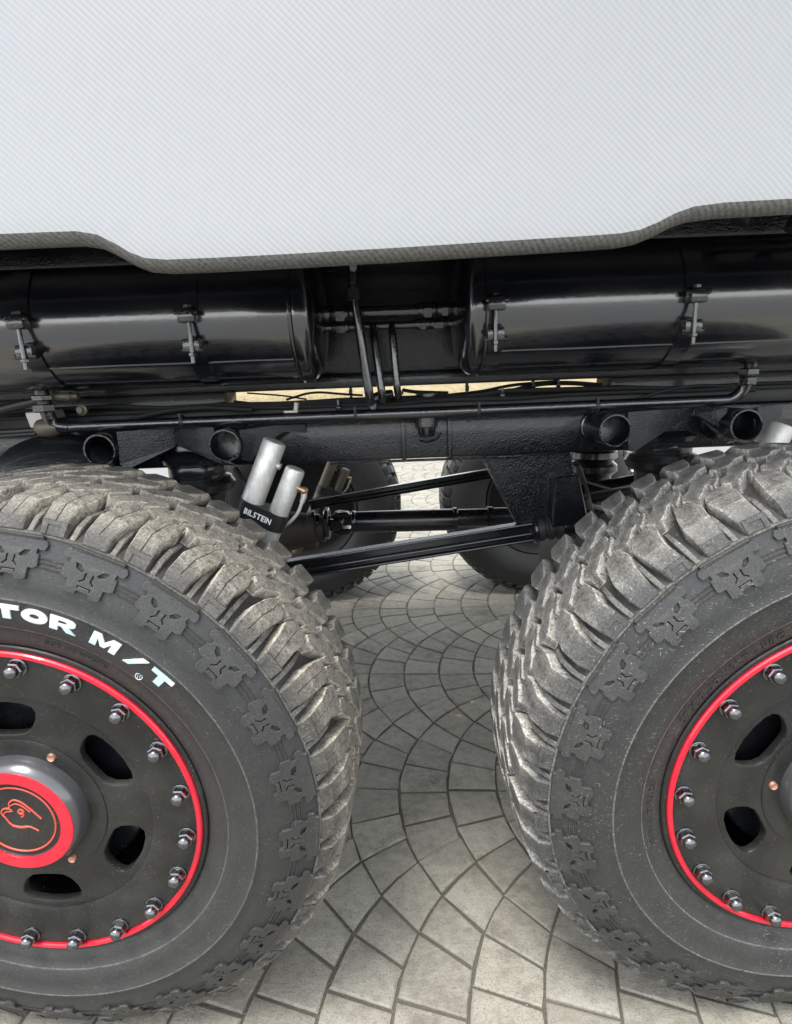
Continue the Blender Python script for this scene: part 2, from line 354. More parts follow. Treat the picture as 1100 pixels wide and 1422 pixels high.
for kc in range(-3, 13):
    for i in range(-24, 34):
        ac = lambda ii, va, vb, n=3: [arcpt(kc, ii, va + (vb - va) * t / n) for t in range(n + 1)]
        # central stones between the slanted cuts
        a_lo, a_hi, b_lo, b_hi = -VM[-1] * 1.0, VM[-1], -VM[-2], VM[-2]
        jit = random.uniform(-.012, .012)
        cuts = [0, .25 + random.uniform(-.03, .03), .5 + random.uniform(-.03, .03), .75 + random.uniform(-.03, .03), 1]
        for q in range(4):
            va0, va1 = a_lo + (a_hi - a_lo) * cuts[q], a_lo + (a_hi - a_lo) * cuts[q + 1]
            vb0, vb1 = b_lo + (b_hi - b_lo) * cuts[q], b_lo + (b_hi - b_lo) * cuts[q + 1]
            stones.append(ac(i, va0, va1) + ac(i + 1, vb1, vb0))
        # stones between arcs of this column and of the next one
        for m_ in (-1, 0, 1):
            A = [arcpt(kc, i, VM[m_] + (VM[m_ + 1] - VM[m_]) * t) if m_ + 1 in VM else None for t in (0, .5, 1)]
            B = [arcpt(kc, i + 1, VM[m_] + (VM[m_ - 1] - VM[m_]) * t) for t in (0, .5, 1)]
            stones.append(A + B)
rg = random.Random(11)
def stone_geo(poly):
    P = [toworld(*p) for p in poly]
    P = inset(P, rg.uniform(.0020, .0040)); T = inset(P, .0035)
    n = len(P); h = rg.uniform(-.0018, .0018); tx, ty = rg.uniform(-.008, .008), rg.uniform(-.008, .008)
    cx, cy = sum(p[0] for p in P) / n, sum(p[1] for p in P) / n
    def zz(p, z): return (p[0], p[1], z + h + (p[0] - cx) * tx + (p[1] - cy) * ty)
    J = lambda p: (p[0] + rg.uniform(-.0017, .0017), p[1] + rg.uniform(-.0017, .0017))
    P = [J(p) for p in P]; T = [J(p) for p in T]
    vs = [(p[0], p[1], G - .012) for p in P] + [zz(p, G - .0022) for p in P] + [zz(p, G) for p in T]
    fs = [(i, (i + 1) % n, n + (i + 1) % n, n + i) for i in range(n)] + [(n + i, n + (i + 1) % n, 2 * n + (i + 1) % n, 2 * n + i) for i in range(n)] + [tuple(range(2 * n, 3 * n))]
    return vs, fs, cx, cy
rest = MB()
for poly in stones:
    c = toworld(sum(p[0] for p in poly) / len(poly), sum(p[1] for p in poly) / len(poly))
    if not (-2.2 < c[0] < 4.0 and -1.2 < c[1] < 7.0): continue
    vs, fs, cx, cy = stone_geo(poly); tint = min(1, max(0, rg.gauss(.5, .38)))
    if 0.10 < cx < 1.08 and -0.10 < cy < 2.5:
        mb = MB(); mb.add(vs, fs, tint); link('paving_stone', mb.mesh('paving_stone', 'paver', 30, 'tint'), pavement)
    else: rest.add(vs, fs, tint)
tag(link('paving_stones', rest.mesh('paving_stones', 'paver', 30, 'tint'), pavement), kind='stuff')

# ------------------------------------------------------------------ the truck
truck = empty('truck', (0.57, 1.0, G))
tag(truck, 'black lifted off-road truck with carbon side panel and red-ringed mud-terrain wheels', 'truck')
def part(name, mb, mats, parent=None, sharp=35, label=None):
    o = link(name, mb.mesh(name, mats, sharp), parent or truck)
    if label: o['label'] = label
    return o

# --- body: carbon side panel with a rolled lower edge, added shade slab and sills above the frame
EDGE = [(-1.6, .727), (-.4, .728), (0.05, .7285), (.160, .7287), (.200, .7285), (.222, .7245), (.240, .715), (.256, .705), (.272, .6985), (.295, .6962), (.35, .6962), (.427, .697), (.55, .699), (.668, .7016), (.76, .7035), (.795, .7047), (.815, .7075), (.8345, .7145), (.852, .7225), (.872, .7285), (.905, .7312), (.983, .7325), (1.2, .733), (2.8, .733)]
ES = []
for a, b in zip(EDGE, EDGE[1:]):
    n = max(1, int((b[0] - a[0]) / .03)) if b[0] - a[0] < .2 else 6
    for q in range(n): ES.append(lerp(a, b, q / n))
ES.append(EDGE[-1])
def panel(sec, side):
    vs = []; n = len(sec); fs = []
    for x, z in ES:
        for (dy, dz) in sec: vs.append((x, (dy if side < 0 else 2.0 - dy), z + dz if dz < .2 else .70 + dz))
    for i in range(len(ES) - 1):
        for j in range(n - 1): fs.append((i * n + j, i * n + j + 1, (i + 1) * n + j + 1, (i + 1) * n + j))
    return vs, fs
skin = [(-.0066, .0120), (-.0075, .026), (-.007, .05), (-.005, .085), (-.003, .13), (-.002, .19), (0.0, .30), (.004, .42), (.012, .50), (.03, .56), (.06, .585), (.3, .59), (.3, .575), (.066, .57), (.022, .50), (.012, .19), (.010, .03), (.012, .012)]
edge = [(.0135, .012), (.016, .004), (.0135, .0006), (.008, .0), (.002, .003), (-.003, .0062), (-.0056, .0095), (-.0067, .0122)]
mb = MB(); mb.add(*panel(skin, -1)); body_panel = part('body_panel', mb, 'carbon', sharp=60, label='silver carbon-weave side panel above the tanks')
mb = MB(); mb.add(*panel(edge, -1)); part('rolled_edge', mb, 'carbon_edge', body_panel, sharp=60, label='coarse brownish rolled lower edge of the carbon panel')
mb = MB(); mb.box(-1.6, 2.8, .05, 1.50, .93, .99, .01); part('bed_shade_slab', mb, 'frame_paint')  # unseen slab added over the frame, depth set to shade the paving
mb = MB(); mb.box(-1.6, 2.8, .345, .571, .782, .928, .006); mb.box(-1.6, .62, .325, .343, .770, .80, .003); part('sill_beam', mb, 'frame_paint')
# curved inner wheel-arch liner at the upper right
mb = MB()
for (cx0, rad) in ((1.33, .25), (1.38, .21)):
    mb.tube([(cx0 - rad * math.cos(t), .30, .70 + rad * math.sin(t)) for t in [PI * .12 + i * PI * .5 / 14 for i in range(15)]], .013, 10)
part('arch_liner', mb, 'black_rubber')

# --- frame rails
def rail(y0, ys, name):
    mb = MB(); s = ys
    mb.box(-1.6, 2.8, min(y0, y0 + s * .10), max(y0, y0 + s * .10), .5825, .926, .004)
    o = part(name, mb, 'frame_paint')
    mb = MB(); mb.box(-1.6, 2.8, min(y0 - s * .034, y0 + s * .098), max(y0 - s * .034, y0 + s * .098), .5560, .5815, .004); part('rail_flange', mb, 'frame_paint', o)
    mb = MB(); mb.tube([(-1.6, y0 - s * .002, .5835), (2.8, y0 - s * .002, .5835)], .0035, 8); part('weld_bead', mb, 'pipe_paint', o)
    return o
rail_a = rail(.575, 1, 'chassis_rail'); rail_b = rail(1.43, -1, 'chassis_rail')
mb = MB(); mb.box(-1.2, 2.4, .50, .575, .4065, .4935, .005); sub_a = part('subframe_rail', mb, 'frame_paint')
mb = MB(); mb.box(-1.2, 2.4, 1.43, 1.505, .4065, .480, .005); part('subframe_rail', mb, 'frame_paint')
for x in (-.75, .607, 1.9):
    mb = MB(); mb.box(x - .04, x + .04, .578, 1.427, .60, .74, .004); part('cross_member', mb, 'frame_paint')
# spacer posts, bolt pocket
for x in (.609, -.7, 1.8):
    mb = MB(); mb.lathe([(.021, 0), (.021, .022), (.024, .024), (.024, .0445)], (x, .545, .4938), (0, 0, 1), 24); part('spacer_post', mb, 'pipe_paint')
for x in (.5555, .6515):
    mb = MB(); mb.box(x - .0045, x + .0045, .486, .4995, .4075, .4925, .002); part('stiffener', mb, 'frame_paint', sub_a)
mb = MB(); mb.lathe([(.0225, .0), (.0225, -.022), (.019, -.024), (.017, -.036), (.012, -.042), (.0, -.043)], (.603, .474, .497), (0, 0, 1), 24); part('bolt_boss', mb, 'pipe_paint', sub_a)
mb = MB(); mb.tube([(.588, .456, .449), (.603, .451, .446), (.622, .455, .451), (.632, .462, .462)], .0026, 8); part('locking_wire', mb, 'pipe_paint', sub_a)
mb = MB(); mb.tube([(.40, .498, .4035), (.80, .498, .4035)], .003, 8); part('weld_bead', mb, 'pipe_paint', sub_a)

# --- spring hanger tubes with gussets
TUBES = [(-.027, .4595), (.213, .4595), (.958, .4597), (1.207, .4597)]
for x, z in TUBES:
    mb = MB(); mb.lathe([(.0315, .101), (.0315, .002), (.0305, 0), (.0275, 0), (.0265, .002), (.0265, .095), (0, .095)], (x, .40, z), (0, 1, 0), 40)
    t = part('hanger_tube', mb, 'pipe_paint')
    mb = MB(); mb.lathe([(.0315 + .004 * math.cos(a), .0985 + .004 * math.sin(a)) for a in [i * 2 * PI / 8 for i in range(8)]], (x, .40, z), (0, 1, 0), 40, closed=True); part('weld_bead', mb, 'pipe_paint', t)
def fold(pts, th=.006):
    """folded plate given by (x, y, z) outline points lying on one plane"""
    P = [Vector(p) for p in pts]; n = (P[1] - P[0]).cross(P[2] - P[0]).normalized(); 
    if n.y > 0: n = -n
    k_ = len(P); vs = P + [p - n * th for p in P]
    mb = MB(); mb.add(vs, [tuple(range(k_)), tuple(range(2 * k_ - 1, k_ - 1, -1))] + [(i, (i + 1) % k_, k_ + (i + 1) % k_, k_ + i) for i in range(k_)], smooth=False); return mb
part('gusset', fold([(0.004, .415, .492), (.090, .478, .4925), (.090, .478, .454), (.012, .417, .418), (.003, .412, .43)]), 'frame_paint', sub_a)
part('gusset', fold([(.091, .478, .4925), (.185, .432, .4925), (.188, .430, .434), (.20, .425, .419), (.222, .420, .4175), (.091, .478, .456)]), 'frame_paint', sub_a)
part('gusset', fold([(.240, .415, .486), (.300, .455, .490), (.355, .493, .487), (.3545, .493, .470), (.315, .465, .476), (.275, .438, .450), (.255, .425, .425), (.238, .418, .428)]), 'frame_paint', sub_a)
part('gusset', fold([(.985, .412, .4925), (1.148, .48, .4925), (1.145, .478, .480), (1.075, .450, .448), (1.005, .420, .415), (.992, .415, .418), (.988, .413, .44)]), 'frame_paint', sub_a)
part('gusset', fold([(1.148, .48, .4925), (1.185, .43, .4925), (1.180, .43, .45), (1.196, .42, .428), (1.187, .425, .424), (1.149, .48, .478)]), 'frame_paint', sub_a)
part('gusset', fold([(1.233, .412, .4925), (1.33, .485, .4925), (1.33, .485, .47), (1.25, .425, .425), (1.236, .415, .43)]), 'frame_paint', sub_a)
# rounded bump-stop housing behind the near tyre
bm = bmesh.new(); bmesh.ops.create_uvsphere(bm, u_segments=36, v_segments=20, radius=1)
for v in bm.verts: v.co = Vector((-.135 + v.co.x * .155, .455 + v.co.y * .085, .378 + v.co.z * .112))
mb = MB(); mb.frombm(bm); part('spring_housing', mb, 'frame_paint', label='rounded black textured housing above the tyre')
# --- air springs
def airspring(x, y, z):
    prof = [(0.0, .0), (.058, .0), (.060, -.006), (.060, -.012), (.05, -.014), (.066, -.020), (.074, -.030), (.070, -.040), (.058, -.044), (.060, -.047), (.060, -.066), (.058, -.069), (.070, -.073), (.078, -.085), (.072, -.100), (.055, -.11), (.05, -.20), (0, -.20)]
    mb = MB(); mb.lathe(prof, (x, y, z), (0, 0, 1), 40); part('air_spring', mb, 'shaft_paint')
airspring(.108, .535, .4535); airspring(1.125, .56, .462)
mb = MB(); mb.tube([(.165, .46, .388), (.182, .455, .392), (.187, .452, .405), (.178, .452, .414)], .006, 8, bend=.01); part('air_hose', mb, 'hose')

# --- air tanks
TZ, TY, TR = .688, .42, .115
def tank(x0, x1, dirn, label):
    """x0: the domed end seen in the picture, dirn: +1 when the tank runs to +x"""
    e = empty('air_tank', (x0, TY, TZ - TR), truck); e['label'] = label
    mb = MB(); d = dirn
    L = abs(x1 - x0)
    mb.lathe([(TR, .040), (TR, L - .04), (TR * .95, L - .02), (TR * .6, L), (0, L)], (x0, TY, TZ), (d, 0, 0), 72); part('shell', mb, 'tank_paint', e, 40)
    dome = [(0, 0)] + [(TR * 1.004 * math.sin(a) ** .75, .034 * (1 - math.cos(a))) for a in [PI / 2 * i / 10 for i in range(1, 11)]] + [(TR * 1.004, .0445), (TR * .999, .0455)]
    mb = MB(); mb.lathe(dome, (x0, TY, TZ), (d, 0, 0), 72); part('end_cap', mb, 'tank_paint', e, 50)
    mb = MB(); mb.lathe([(TR + .0015 + .0026 * math.cos(a), .0485 + .0036 * math.sin(a)) for a in [i * PI / 4 for i in range(8)]], (x0, TY, TZ), (d, 0, 0), 72, closed=True); part('weld_bead', mb, 'pipe_paint', e)
    mb = MB(); a = math.radians(222); sy, sz = TY + (TR + .0002) * math.cos(a), TZ + (TR + .0002) * math.sin(a)
    mb.tube([(x0 + d * (.05 + (L - .1) * i / 20), sy, sz + .0005 * math.sin(i * 2.1)) for i in range(21)], .0016, 6); part('seam_weld', mb, 'tank_paint', e)
    return e
def strap(e, x, lean):
    n = 60; r0, r1 = TR + .0005, TR + .0032; hw = .015
    a0, a1 = math.radians(180 + 26), math.radians(180 - 4 + 360)      # open at the front between the two lugs
    mb = MB(); vs = []; fs = []
    for i in range(n + 1):
        a = a0 + (a1 - a0) * i / n
        for dx, r in ((-hw, r0), (-hw, r1), (hw, r1), (hw, r0)): vs.append((x + dx, TY + r * math.cos(a), TZ + r * math.sin(a)))
    for i in range(n):
        for j in range(4): fs.append((i * 4 + j, i * 4 + (j + 1) % 4, i * 4 + 4 + (j + 1) % 4, i * 4 + 4 + j))
    mb.add(vs, fs); part('strap_band', mb, 'tank_paint', e)
    yf = TY - TR
    for z in (TZ - .004, TZ - .050):
        y = TY - math.sqrt(TR * TR - (z - TZ) ** 2); mb = MB(); mb.box(x - .0145, x + .0145, y - .022, y + .001, z - .011, z + .011, .0035)
        lg = part('clamp_lug', mb, 'pipe_paint', e)
        mb = MB(); mb.lathe([(.0045, 0), (.0045, .037)], (x - .0185, y - .016, z + (.006 if z > TZ - .02 else -.008)), (1, 0, 0), 10); part('clamp_pin', mb, 'pipe_paint', e)
    mb = MB(); mb.lathe([(.0036, 0), (.0036, .085), (.0, .0855)], (x + lean * .002, yf - .013, TZ - .079), (0, 0, 1), 10)
    mb.hexnut((x + lean * .002, yf - .013, TZ + .0075), (0, 0, 1), .0068, .006); mb.hexnut((x + lean * .002, yf - .013, TZ - .068), (0, 0, 1), .0066, .006)
    part('clamp_bolt', mb, 'pipe_paint', e)
tl = tank(.420, -1.15, -1, 'glossy black air tank above the wheel with white letters'); tr = tank(.652, 2.2, 1, 'glossy black air tank above the wheel without white letters')
for x in (-.071, .207): strap(tl, x, 1)
for x in (.712, 1.038): strap(tr, x, -1)

# --- pipes between the tanks
def pipe_with_unions(x0, x1, y, z, r, unions, name='cross_pipe'):
    mb = MB(); mb.lathe([(r, 0), (r, x1 - x0)], (x0, y, z), (1, 0, 0), 18); o = part(name, mb, 'pipe_paint')
    for (ux, ul, ur) in unions:
        mb = MB(); mb.hexnut((ux, y, z), (1, 0, 0), ur, ul); part('pipe_union', mb, 'pipe_paint', o)
        mb = MB(); mb.lathe([(ur * .80, -.008), (ur * .88, -.006), (ur * .88, ul + .006), (ur * .80, ul + .008)], (ux, y, z), (1, 0, 0), 18); part('pipe_collar', mb, 'pipe_paint', o)
pipe_with_unions(.404, .662, .42, .6925, .0105, [(.410, .010, .016), (.436, .020, .0175), (.598, .018, .0165), (.632, .014, .0145)])
pipe_with_unions(.404, .662, .432, .669, .0072, [(.436, .018, .0125), (.592, .013, .0115), (.618, .02, .0105)])
mb = MB(); mb.tube([(.476, .385, .772), (.474, .385, .735), (.494, .385, .545), (.4945, .40, .530), (.496, .50, .531)], .0085, 14, bend=.012); d1 = part('drain_tube', mb, 'pipe_paint')
mb = MB(); mb.hexnut((.4738, .385, .731), (.02, 0, -.2), .0115, .022); part('pipe_union', mb, 'pipe_paint', d1)
mb = MB(); mb.lathe([(.0115, 0), (.0115, .016), (.009, .02)], (.476, .385, .776), (0, 0, -1), 14); part('pipe_collar', mb, 'pipe_paint', d1)
mb = MB(); mb.tube([(.505, .425, .669), (.507, .405, .650), (.517, .395, .547), (.518, .405, .534), (.52, .50, .534)], .0075, 14, bend=.012); part('drain_tube', mb, 'pipe_paint')
mb = MB(); mb.tube([(.540, .432, .669), (.541, .41, .655), (.546, .405, .552), (.548, .418, .538), (.553, .52, .541)], .0070, 14, bend=.012); part('drain_tube', mb, 'pipe_paint')

# --- long balance pipe under the tanks with elbows and fittings
mb = MB(); mb.tube([(-.118, .44, .503), (1.196, .44, .5065), (1.216, .435, .524), (1.2165, .42, .578)], .0108, 18, bend=.022); lp = part('balance_pipe', mb, 'pipe_paint')
for z, r, t in ((.534, .0165, .016), (.552, .019, .014)):
    mb = MB(); mb.hexnut((1.2155, .424, z), (0, 0, 1), r, t); part('pipe_union', mb, 'pipe_paint', lp)
mb = MB(); mb.tube([(-.130, .42, .580), (-.130, .428, .530), (-.126, .434, .507), (-.10, .44, .5025)], .0125, 16, bend=.02); part('pipe_elbow', mb, 'pipe_paint', lp)
for z, r, t in ((.555, .019, .012), (.534, .0205, .016)):
    mb = MB(); mb.hexnut((-.131, .422, z), (0, 0, 1), r, t); part('pipe_union', mb, 'pipe_paint', lp)
mb = MB(); mb.lathe([(.010, 0), (.016, .006), (.019, .02), (.018, .034), (.014, .045)], (-.162, .437, .5035), (1, 0, .02), 20); part('drain_valve', mb, 'dull_steel', lp)
mb = MB(); mb.prism([(-.183, .497), (-.190, .534), (-.140, .537), (-.136, .520), (-.152, .521), (-.163, .512), (-.166, .497)], .452, .50, .002); part('mounting_block', mb, 'steel_block', label='bare pale metal valve block beside the pipe elbow')
mb = MB(); mb.lathe([(.009, 0), (.011, .004), (.011, .010), (.006, .012), (.006, .018), (0, .018)], (-.081, .47, .5345), (0, -1, 0), 14); part('hose_fitting', mb, 'dull_steel')
mb = MB(); mb.lathe([(.010, 0), (.010, .03), (.007, .034), (.007, .044)], (-.118, .44, .562), (1, .1, 0), 14); part('hose_fitting', mb, 'dull_steel')
for pts, r in (([(-.40, .46, .50), (-.22, .455, .545), (-.15, .45, .556)], .009), ([(-.4, .45, .495), (-.20, .45, .498), (-.17, .45, .499)], .006), ([(-.28, .43, .49), (-.16, .43, .494)], .004)):
    mb = MB(); mb.tube(pts, r, 10, bend=.08); part('air_hose', mb, 'hose')
# support stub under the drain tubes and a wing nut
mb = MB(); mb.tube([(.497, .46, .509), (.497, .46, .533), (.512, .46, .540), (.535, .47, .541)], .010, 12, bend=.014); part('pipe_support', mb, 'pipe_paint')
mb = MB(); mb.box(.325, .352, .428, .440, .5145, .519, .001); mb.lathe([(.0048, 0), (.0048, .018), (0, .0185)], (.347, .436, .516), (.18, 0, 1), 10); part('bleed_screw', mb, 'steel_block', lp)
mb = MB(); mb.lathe([(.004, 0), (.007, .003), (.007, .008), (.004, .011), (.004, .022)], (.425, .50, .512), (0, 0, 1), 10); part('bleed_nipple', mb, 'pipe_paint')
mb = MB(); mb.lathe([(.004, 0), (.004, .008), (.007, .011), (.007, .017), (.003, .02), (.003, .03)], (.765, .52, .515), (0, 0, 1), 10); part('bleed_nipple', mb, 'pipe_paint')
mb = MB(); mb.box(-1.2, 2.4, .512, .566, .4945, .5250, .008); part('cable_tray', mb, 'black_rubber')
mb = MB(); mb.box(-1.1, .165, .60, .70, .47, .57, .01); part('valve_manifold', mb, 'frame_paint')
mb = MB(); mb.box(1.02, 1.7, .60, .70, .47, .575, .01); part('valve_manifold', mb, 'frame_paint')
# cables in the slot between the rails
rg = random.Random(5)
for q in range(7):
    z0 = .5235 + .0028 * (q % 3); y0 = .505 + .009 * q
    pts = [(-.9 + .12 * i, y0 + rg.uniform(-.004, .004), z0 + rg.uniform(-.0025, .003) + (.006 if q in (2, 5) and i in (6, 7, 14, 15, 16) else 0)) for i in range(26)]
    mb = MB(); mb.tube(pts, rg.choice((.003, .004, .0052)), 8); part('cable', mb, 'hose')
for pts, r in (([(.20, .54, .538), (.28, .53, .527), (.36, .53, .515), (.44, .53, .508)], .0022), ([(-.02, .50, .505), (.05, .49, .522), (.14, .49, .530), (.25, .49, .520)], .005), ([(.86, .55, .51), (.93, .54, .530), (1.0, .53, .537), (1.1, .53, .53)], .003), ([(.74, .56, .53), (.78, .55, .517), (.84, .55, .512)], .003), ([(1.02, .50, .505), (1.10, .50, .530), (1.19, .50, .536), (1.28, .5, .52)], .0035)):
    mb = MB(); mb.tube(pts, r, 8, bend=.05); part('cable', mb, 'hose')
for pts, r in (([(.30, .60, .535), (.36, .60, .551), (.42, .60, .543), (.47, .60, .538)], .0025), ([(.56, .62, .546), (.585, .60, .541), (.66, .60, .536)], .004), ([(.66, .64, .53), (.74, .62, .536), (.80, .61, .548), (.90, .60, .552)], .0035), ([(.80, .60, .535), (.86, .60, .549), (.93, .60, .548), (1.0, .60, .54)], .005), ([(.22, .58, .553), (.30, .57, .545), (.35, .57, .535)], .0018)):
    mb = MB(); mb.tube(pts, r, 8, bend=.03); part('cable', mb, 'hose')
for x in (.445, .70, .845, .90):
    mb = MB(); mb.box(x - .003, x + .003, .585, .592, .52, .562, .001); mb.lathe([(.006, -.004), (.006, .004)], (x, .588, .545), (1, 0, 0), 10); part('cable_clip', mb, 'pipe_paint')
mb = MB(); mb.prism([(.145, .515), (.165, .515), (.180, .536), (.160, .537)], .56, .575, .001); part('cable_bracket', mb, 'pipe_paint')
mb = MB(); mb.prism([(.93, .520), (.955, .513), (.985, .518), (.975, .534), (.945, .536)], .60, .62, .001); part('cable_bracket', mb, 'pipe_paint')

# --- shock absorber with piggyback reservoir
AX = Vector((-.426, 0, -.905)).normalized(); PX = Vector((.905, 0, -.426)).normalized()
def shock(C1, C2, label, mat_='silver', text=True):
    e = empty('shock_absorber', C1, truck); e['label'] = label
    C1, C2 = Vector(C1), Vector(C2)
    def cyl(c, r, t0, t1, rd=.005):
        mb = MB(); mb.lathe([(0, t0), (r - rd, t0), (r - rd * .3, t0 + rd * .3), (r, t0 + rd), (r, t1 - rd), (r - rd * .4, t1)], c, AX, 40); return mb
    part('damper_body', cyl(C1, .0218, -.139, .30), mat_, e)
    part('reservoir', cyl(C2, .0184, -.107, .052, .006), mat_, e)
    # clamp band: hull of both cylinders
    n = 20; r1, r2 = .0240, .0206; dv = C2 - C1; u = (dv - AX * dv.dot(AX)); dist = u.length; u.normalize(); v = AX.cross(u)
    if v.y < 0: v = -v
    loop = []
    for i in range(n + 1): a = PI / 2 + PI * i / n; loop.append(C1 + u * r1 * math.cos(a) + v * r1 * math.sin(a))
    for i in range(n + 1): a = -PI / 2 + PI * i / n; loop.append(C1 + u * (dist + r2 * math.cos(a)) + v * r2 * math.sin(a))
    h = .0165; k_ = len(loop); vs = [p - AX * h for p in loop] + [p + AX * h for p in loop]
    mb = MB(); mb.add(vs, [(i, (i + 1) % k_, k_ + (i + 1) % k_, k_ + i) for i in range(k_)] + [tuple(range(k_)), tuple(range(k_, 2 * k_))]); band = part('clamp_band', mb, 'band_black', e)
    if text:
        # white print on the flat front of the band
        mb = MB(); x = 0; glyphs = []
        for ch in 'BILSTEIN':
            gv, gf = glyph(ch, .0150, .0001, .00055, 2); wd = max(p.x for p in gv) - min(p.x for p in gv); mn = min(p.x for p in gv); glyphs.append((gv, gf, wd, mn))
        tot = sum(g[2] for g in glyphs) + .0012 * 7; sc = .055 / tot; x = 0
        q1 = C1 - v * r1; q2 = C1 + u * dist - v * r2; tdir = (q2 - q1).normalized(); nrm = tdir.cross(-AX) ; 
        if nrm.y > 0: nrm = -nrm
        org = (q1 + q2) / 2 - tdir * .0275 + AX * .0052 + nrm * .0004
        for gv, gf, wd, mn in glyphs:
            mb.add([org + tdir * (x + (p.x - mn)) * sc - AX * p.y + nrm * p.z for p in gv], gf, smooth=False); x += wd + .0012
        part('band_print', mb, 'white_print', band)
    # hose from the reservoir head
    hp = C2 - AX * .074 + u * .0175
    mb = MB(); mb.lathe([(.0055, 0), (.0055, .008), (.0075, .009), (.0075, .016), (.004, .019)], hp, u, 14); part('hose_fitting', mb, 'brass', e)
    mb = MB(); mb.tube([hp + u * .013, hp + u * .0165 + AX * .010, hp + u * .017 + AX * .022], [.0058, .0054, .0045], 10); part('hose_ferrule', mb, 'silver', e)
    mb = MB(); mb.tube([hp + u * .017 + AX * .02, hp + u * .018 + AX * .045, hp + u * .008 + AX * .070, hp - u * .004 + AX * .085 + v * .02], .0032, 10, bend=.02); part('braided_hose', mb, 'silver', e)
    mb = MB(); mb.lathe([(.006, 0), (.006, .006), (.003, .007), (0, .007)], C1 - AX * .098 + u * .0212, u, 12); part('adjuster_knob', mb, mat_, e)
    return e
shock((.2585, .365, .343), (.3086, .353, .3219), 'silver twin-tube shock absorber with black lettered band over the tyre')
shock((1.200, .372, .335), (1.250, .360, .314), 'silver shock absorber showing only its top behind the tyre', text=False)
for y_ in (1.62,):
    AXs = AX
    shock((.225, 1.62, .135), (.285, 1.63, .12), 'dull shock absorber on the far side of the axle', mat_='dull_steel', text=False)

# --- axles, drive shaft, links
for x in (0.0, 1.15):
    mb = MB(); mb.lathe([(.05, 0), (.05, .42), (.062, .47), (.062, .5), (.13, .56), (.155, .62), (.155, .76), (.13, .82), (.062, .88), (.062, .92), (.05, .96), (.05, 1.36)], (x, .33, 0), (0, 1, 0), 36); part('axle_housing', mb, 'axle_rust')
mb = MB(); mb.lathe([(.10, 0), (.085, .06), (.062, .10), (.052, .16), (.055, .165), (.055, .185), (.040, .19), (.040, .21)], (.10, 1.0, .125), (1, 0, .02), 30); part('pinion_housing', mb, 'axle_rust')
ds = empty('drive_shaft', (.55, 1.0, .11), truck); ZS = .1475
def shaft(prof, x0, name, n=30, m_='shaft_paint'): mb = MB(); mb.lathe(prof, (x0, 1.0, ZS), (1, 0, -.012), n); return part(name, mb, m_, ds)
shaft([(.033, 0), (.036, .003), (.036, .010), (.033, .013), (.0335, .02), (.0335, .31), (.037, .312), (.037, .322), (.033, .325)], .395, 'shaft_tube')
shaft([(.028, 0), (.028, .09), (.034, .092), (.034, .108), (.030, .11), (.030, .40)], .72, 'slip_joint')
shaft([(.046, 0), (.05, .003), (.05, .013), (.046, .016)], .312, 'flange', 10)
shaft([(.036, 0), (.041, .003), (.041, .012), (.03, .014), (.030, .025)], .272, 'flange', 24)
for sgn in (-1, 1):
    mb = MB(); mb.prism([(.385, ZS + sgn * .034), (.352, ZS + sgn * .036), (.340, ZS + sgn * .030), (.340, ZS + sgn * .020), (.36, ZS + sgn * .018), (.385, ZS + sgn * .014), (.397, ZS + sgn * .02)], .978, 1.022, .003); part('yoke_ear', mb, 'shaft_paint', ds)
    mb = MB(); mb.prism([(.330, ZS - .018), (.352, ZS - .018), (.368, ZS - .008), (.368, ZS + .008), (.352, ZS + .018), (.330, ZS + .018)], 1.0 + sgn * .026 - .008, 1.0 + sgn * .026 + .008, .003); part('yoke_ear', mb, 'shaft_paint', ds)
mb = MB(); mb.lathe([(.011, -.036), (.011, .036)], (.356, 1, ZS), (0, 0, 1), 14); mb.lathe([(.011, -.036), (.011, .036)], (.356, 1, ZS), (0, 1, 0), 14); part('joint_cross', mb, 'shaft_paint', ds)

def arm(p0, p1, h, y, wd, name, end=True):
    a, b = Vector((p0[0], y, p0[1])), Vector((p1[0], y, p1[1])); d = (b - a).normalized(); n = Vector((-d.z, 0, d.x)); L = (b - a).length
    e = empty(name, a, truck)
    prof = [(-.5, -1), (-.5, 1), (-.36, 1), (-.30, .72), (-.30, .55), (-.16, .55), (-.10, 1), (.02, 1), (.06, .6), (.34, .6), (.38, 1), (.5, 1), (.5, -1)]
    vs = []; fs = []; k_ = len(prof)
    for t in (0, L):
        for q, r in prof: vs.append(a + d * t + n * (q * h) - Vector((0, 1, 0)) * (r * wd / 2))
    for i in range(k_): fs.append((i, (i + 1) % k_, k_ + (i + 1) % k_, k_ + i))
    fs += [tuple(range(k_)), tuple(range(k_, 2 * k_))]
    mb = MB(); mb.add(vs, fs, smooth=False); part('link_bar', mb, 'shaft_paint', e)
    for q in (.47, -.06, -.42):
        mb = MB(); mb.tube([a + n * (q * h) - Vector((0, wd * .5, 0)), b + n * (q * h) - Vector((0, wd * .5, 0))], .0028, 8); part('link_ridge', mb, 'shaft_paint', e)
    if end:
        mb = MB(); mb.lathe([(.014, -.006), (.022, 0), (.030, .004), (.031, .009), (.026, .012)], b, d, 28); part('end_flange', mb, 'shaft_paint', e)
        mb = MB(); mb.lathe([(.024, .012), (.0265, .018), (.0265, .026), (.022, .028), (.022, .034), (.027, .037), (.027, .046), (.023, .048), (.023, .052), (.0285, .056), (.0285, .066), (.024, .07)], b, d, 28); part('rubber_bushing', mb, 'black_rubber', e)
        mb = MB(); mb.lathe([(.027, .07), (.0285, .074), (.0285, .13), (.02, .132)], b, d, 28); part('bushing_sleeve', mb, 'shaft_paint', e)
    return e
arm((.20, .145), (.838, .226), .042, .55, .03, 'trailing_link')
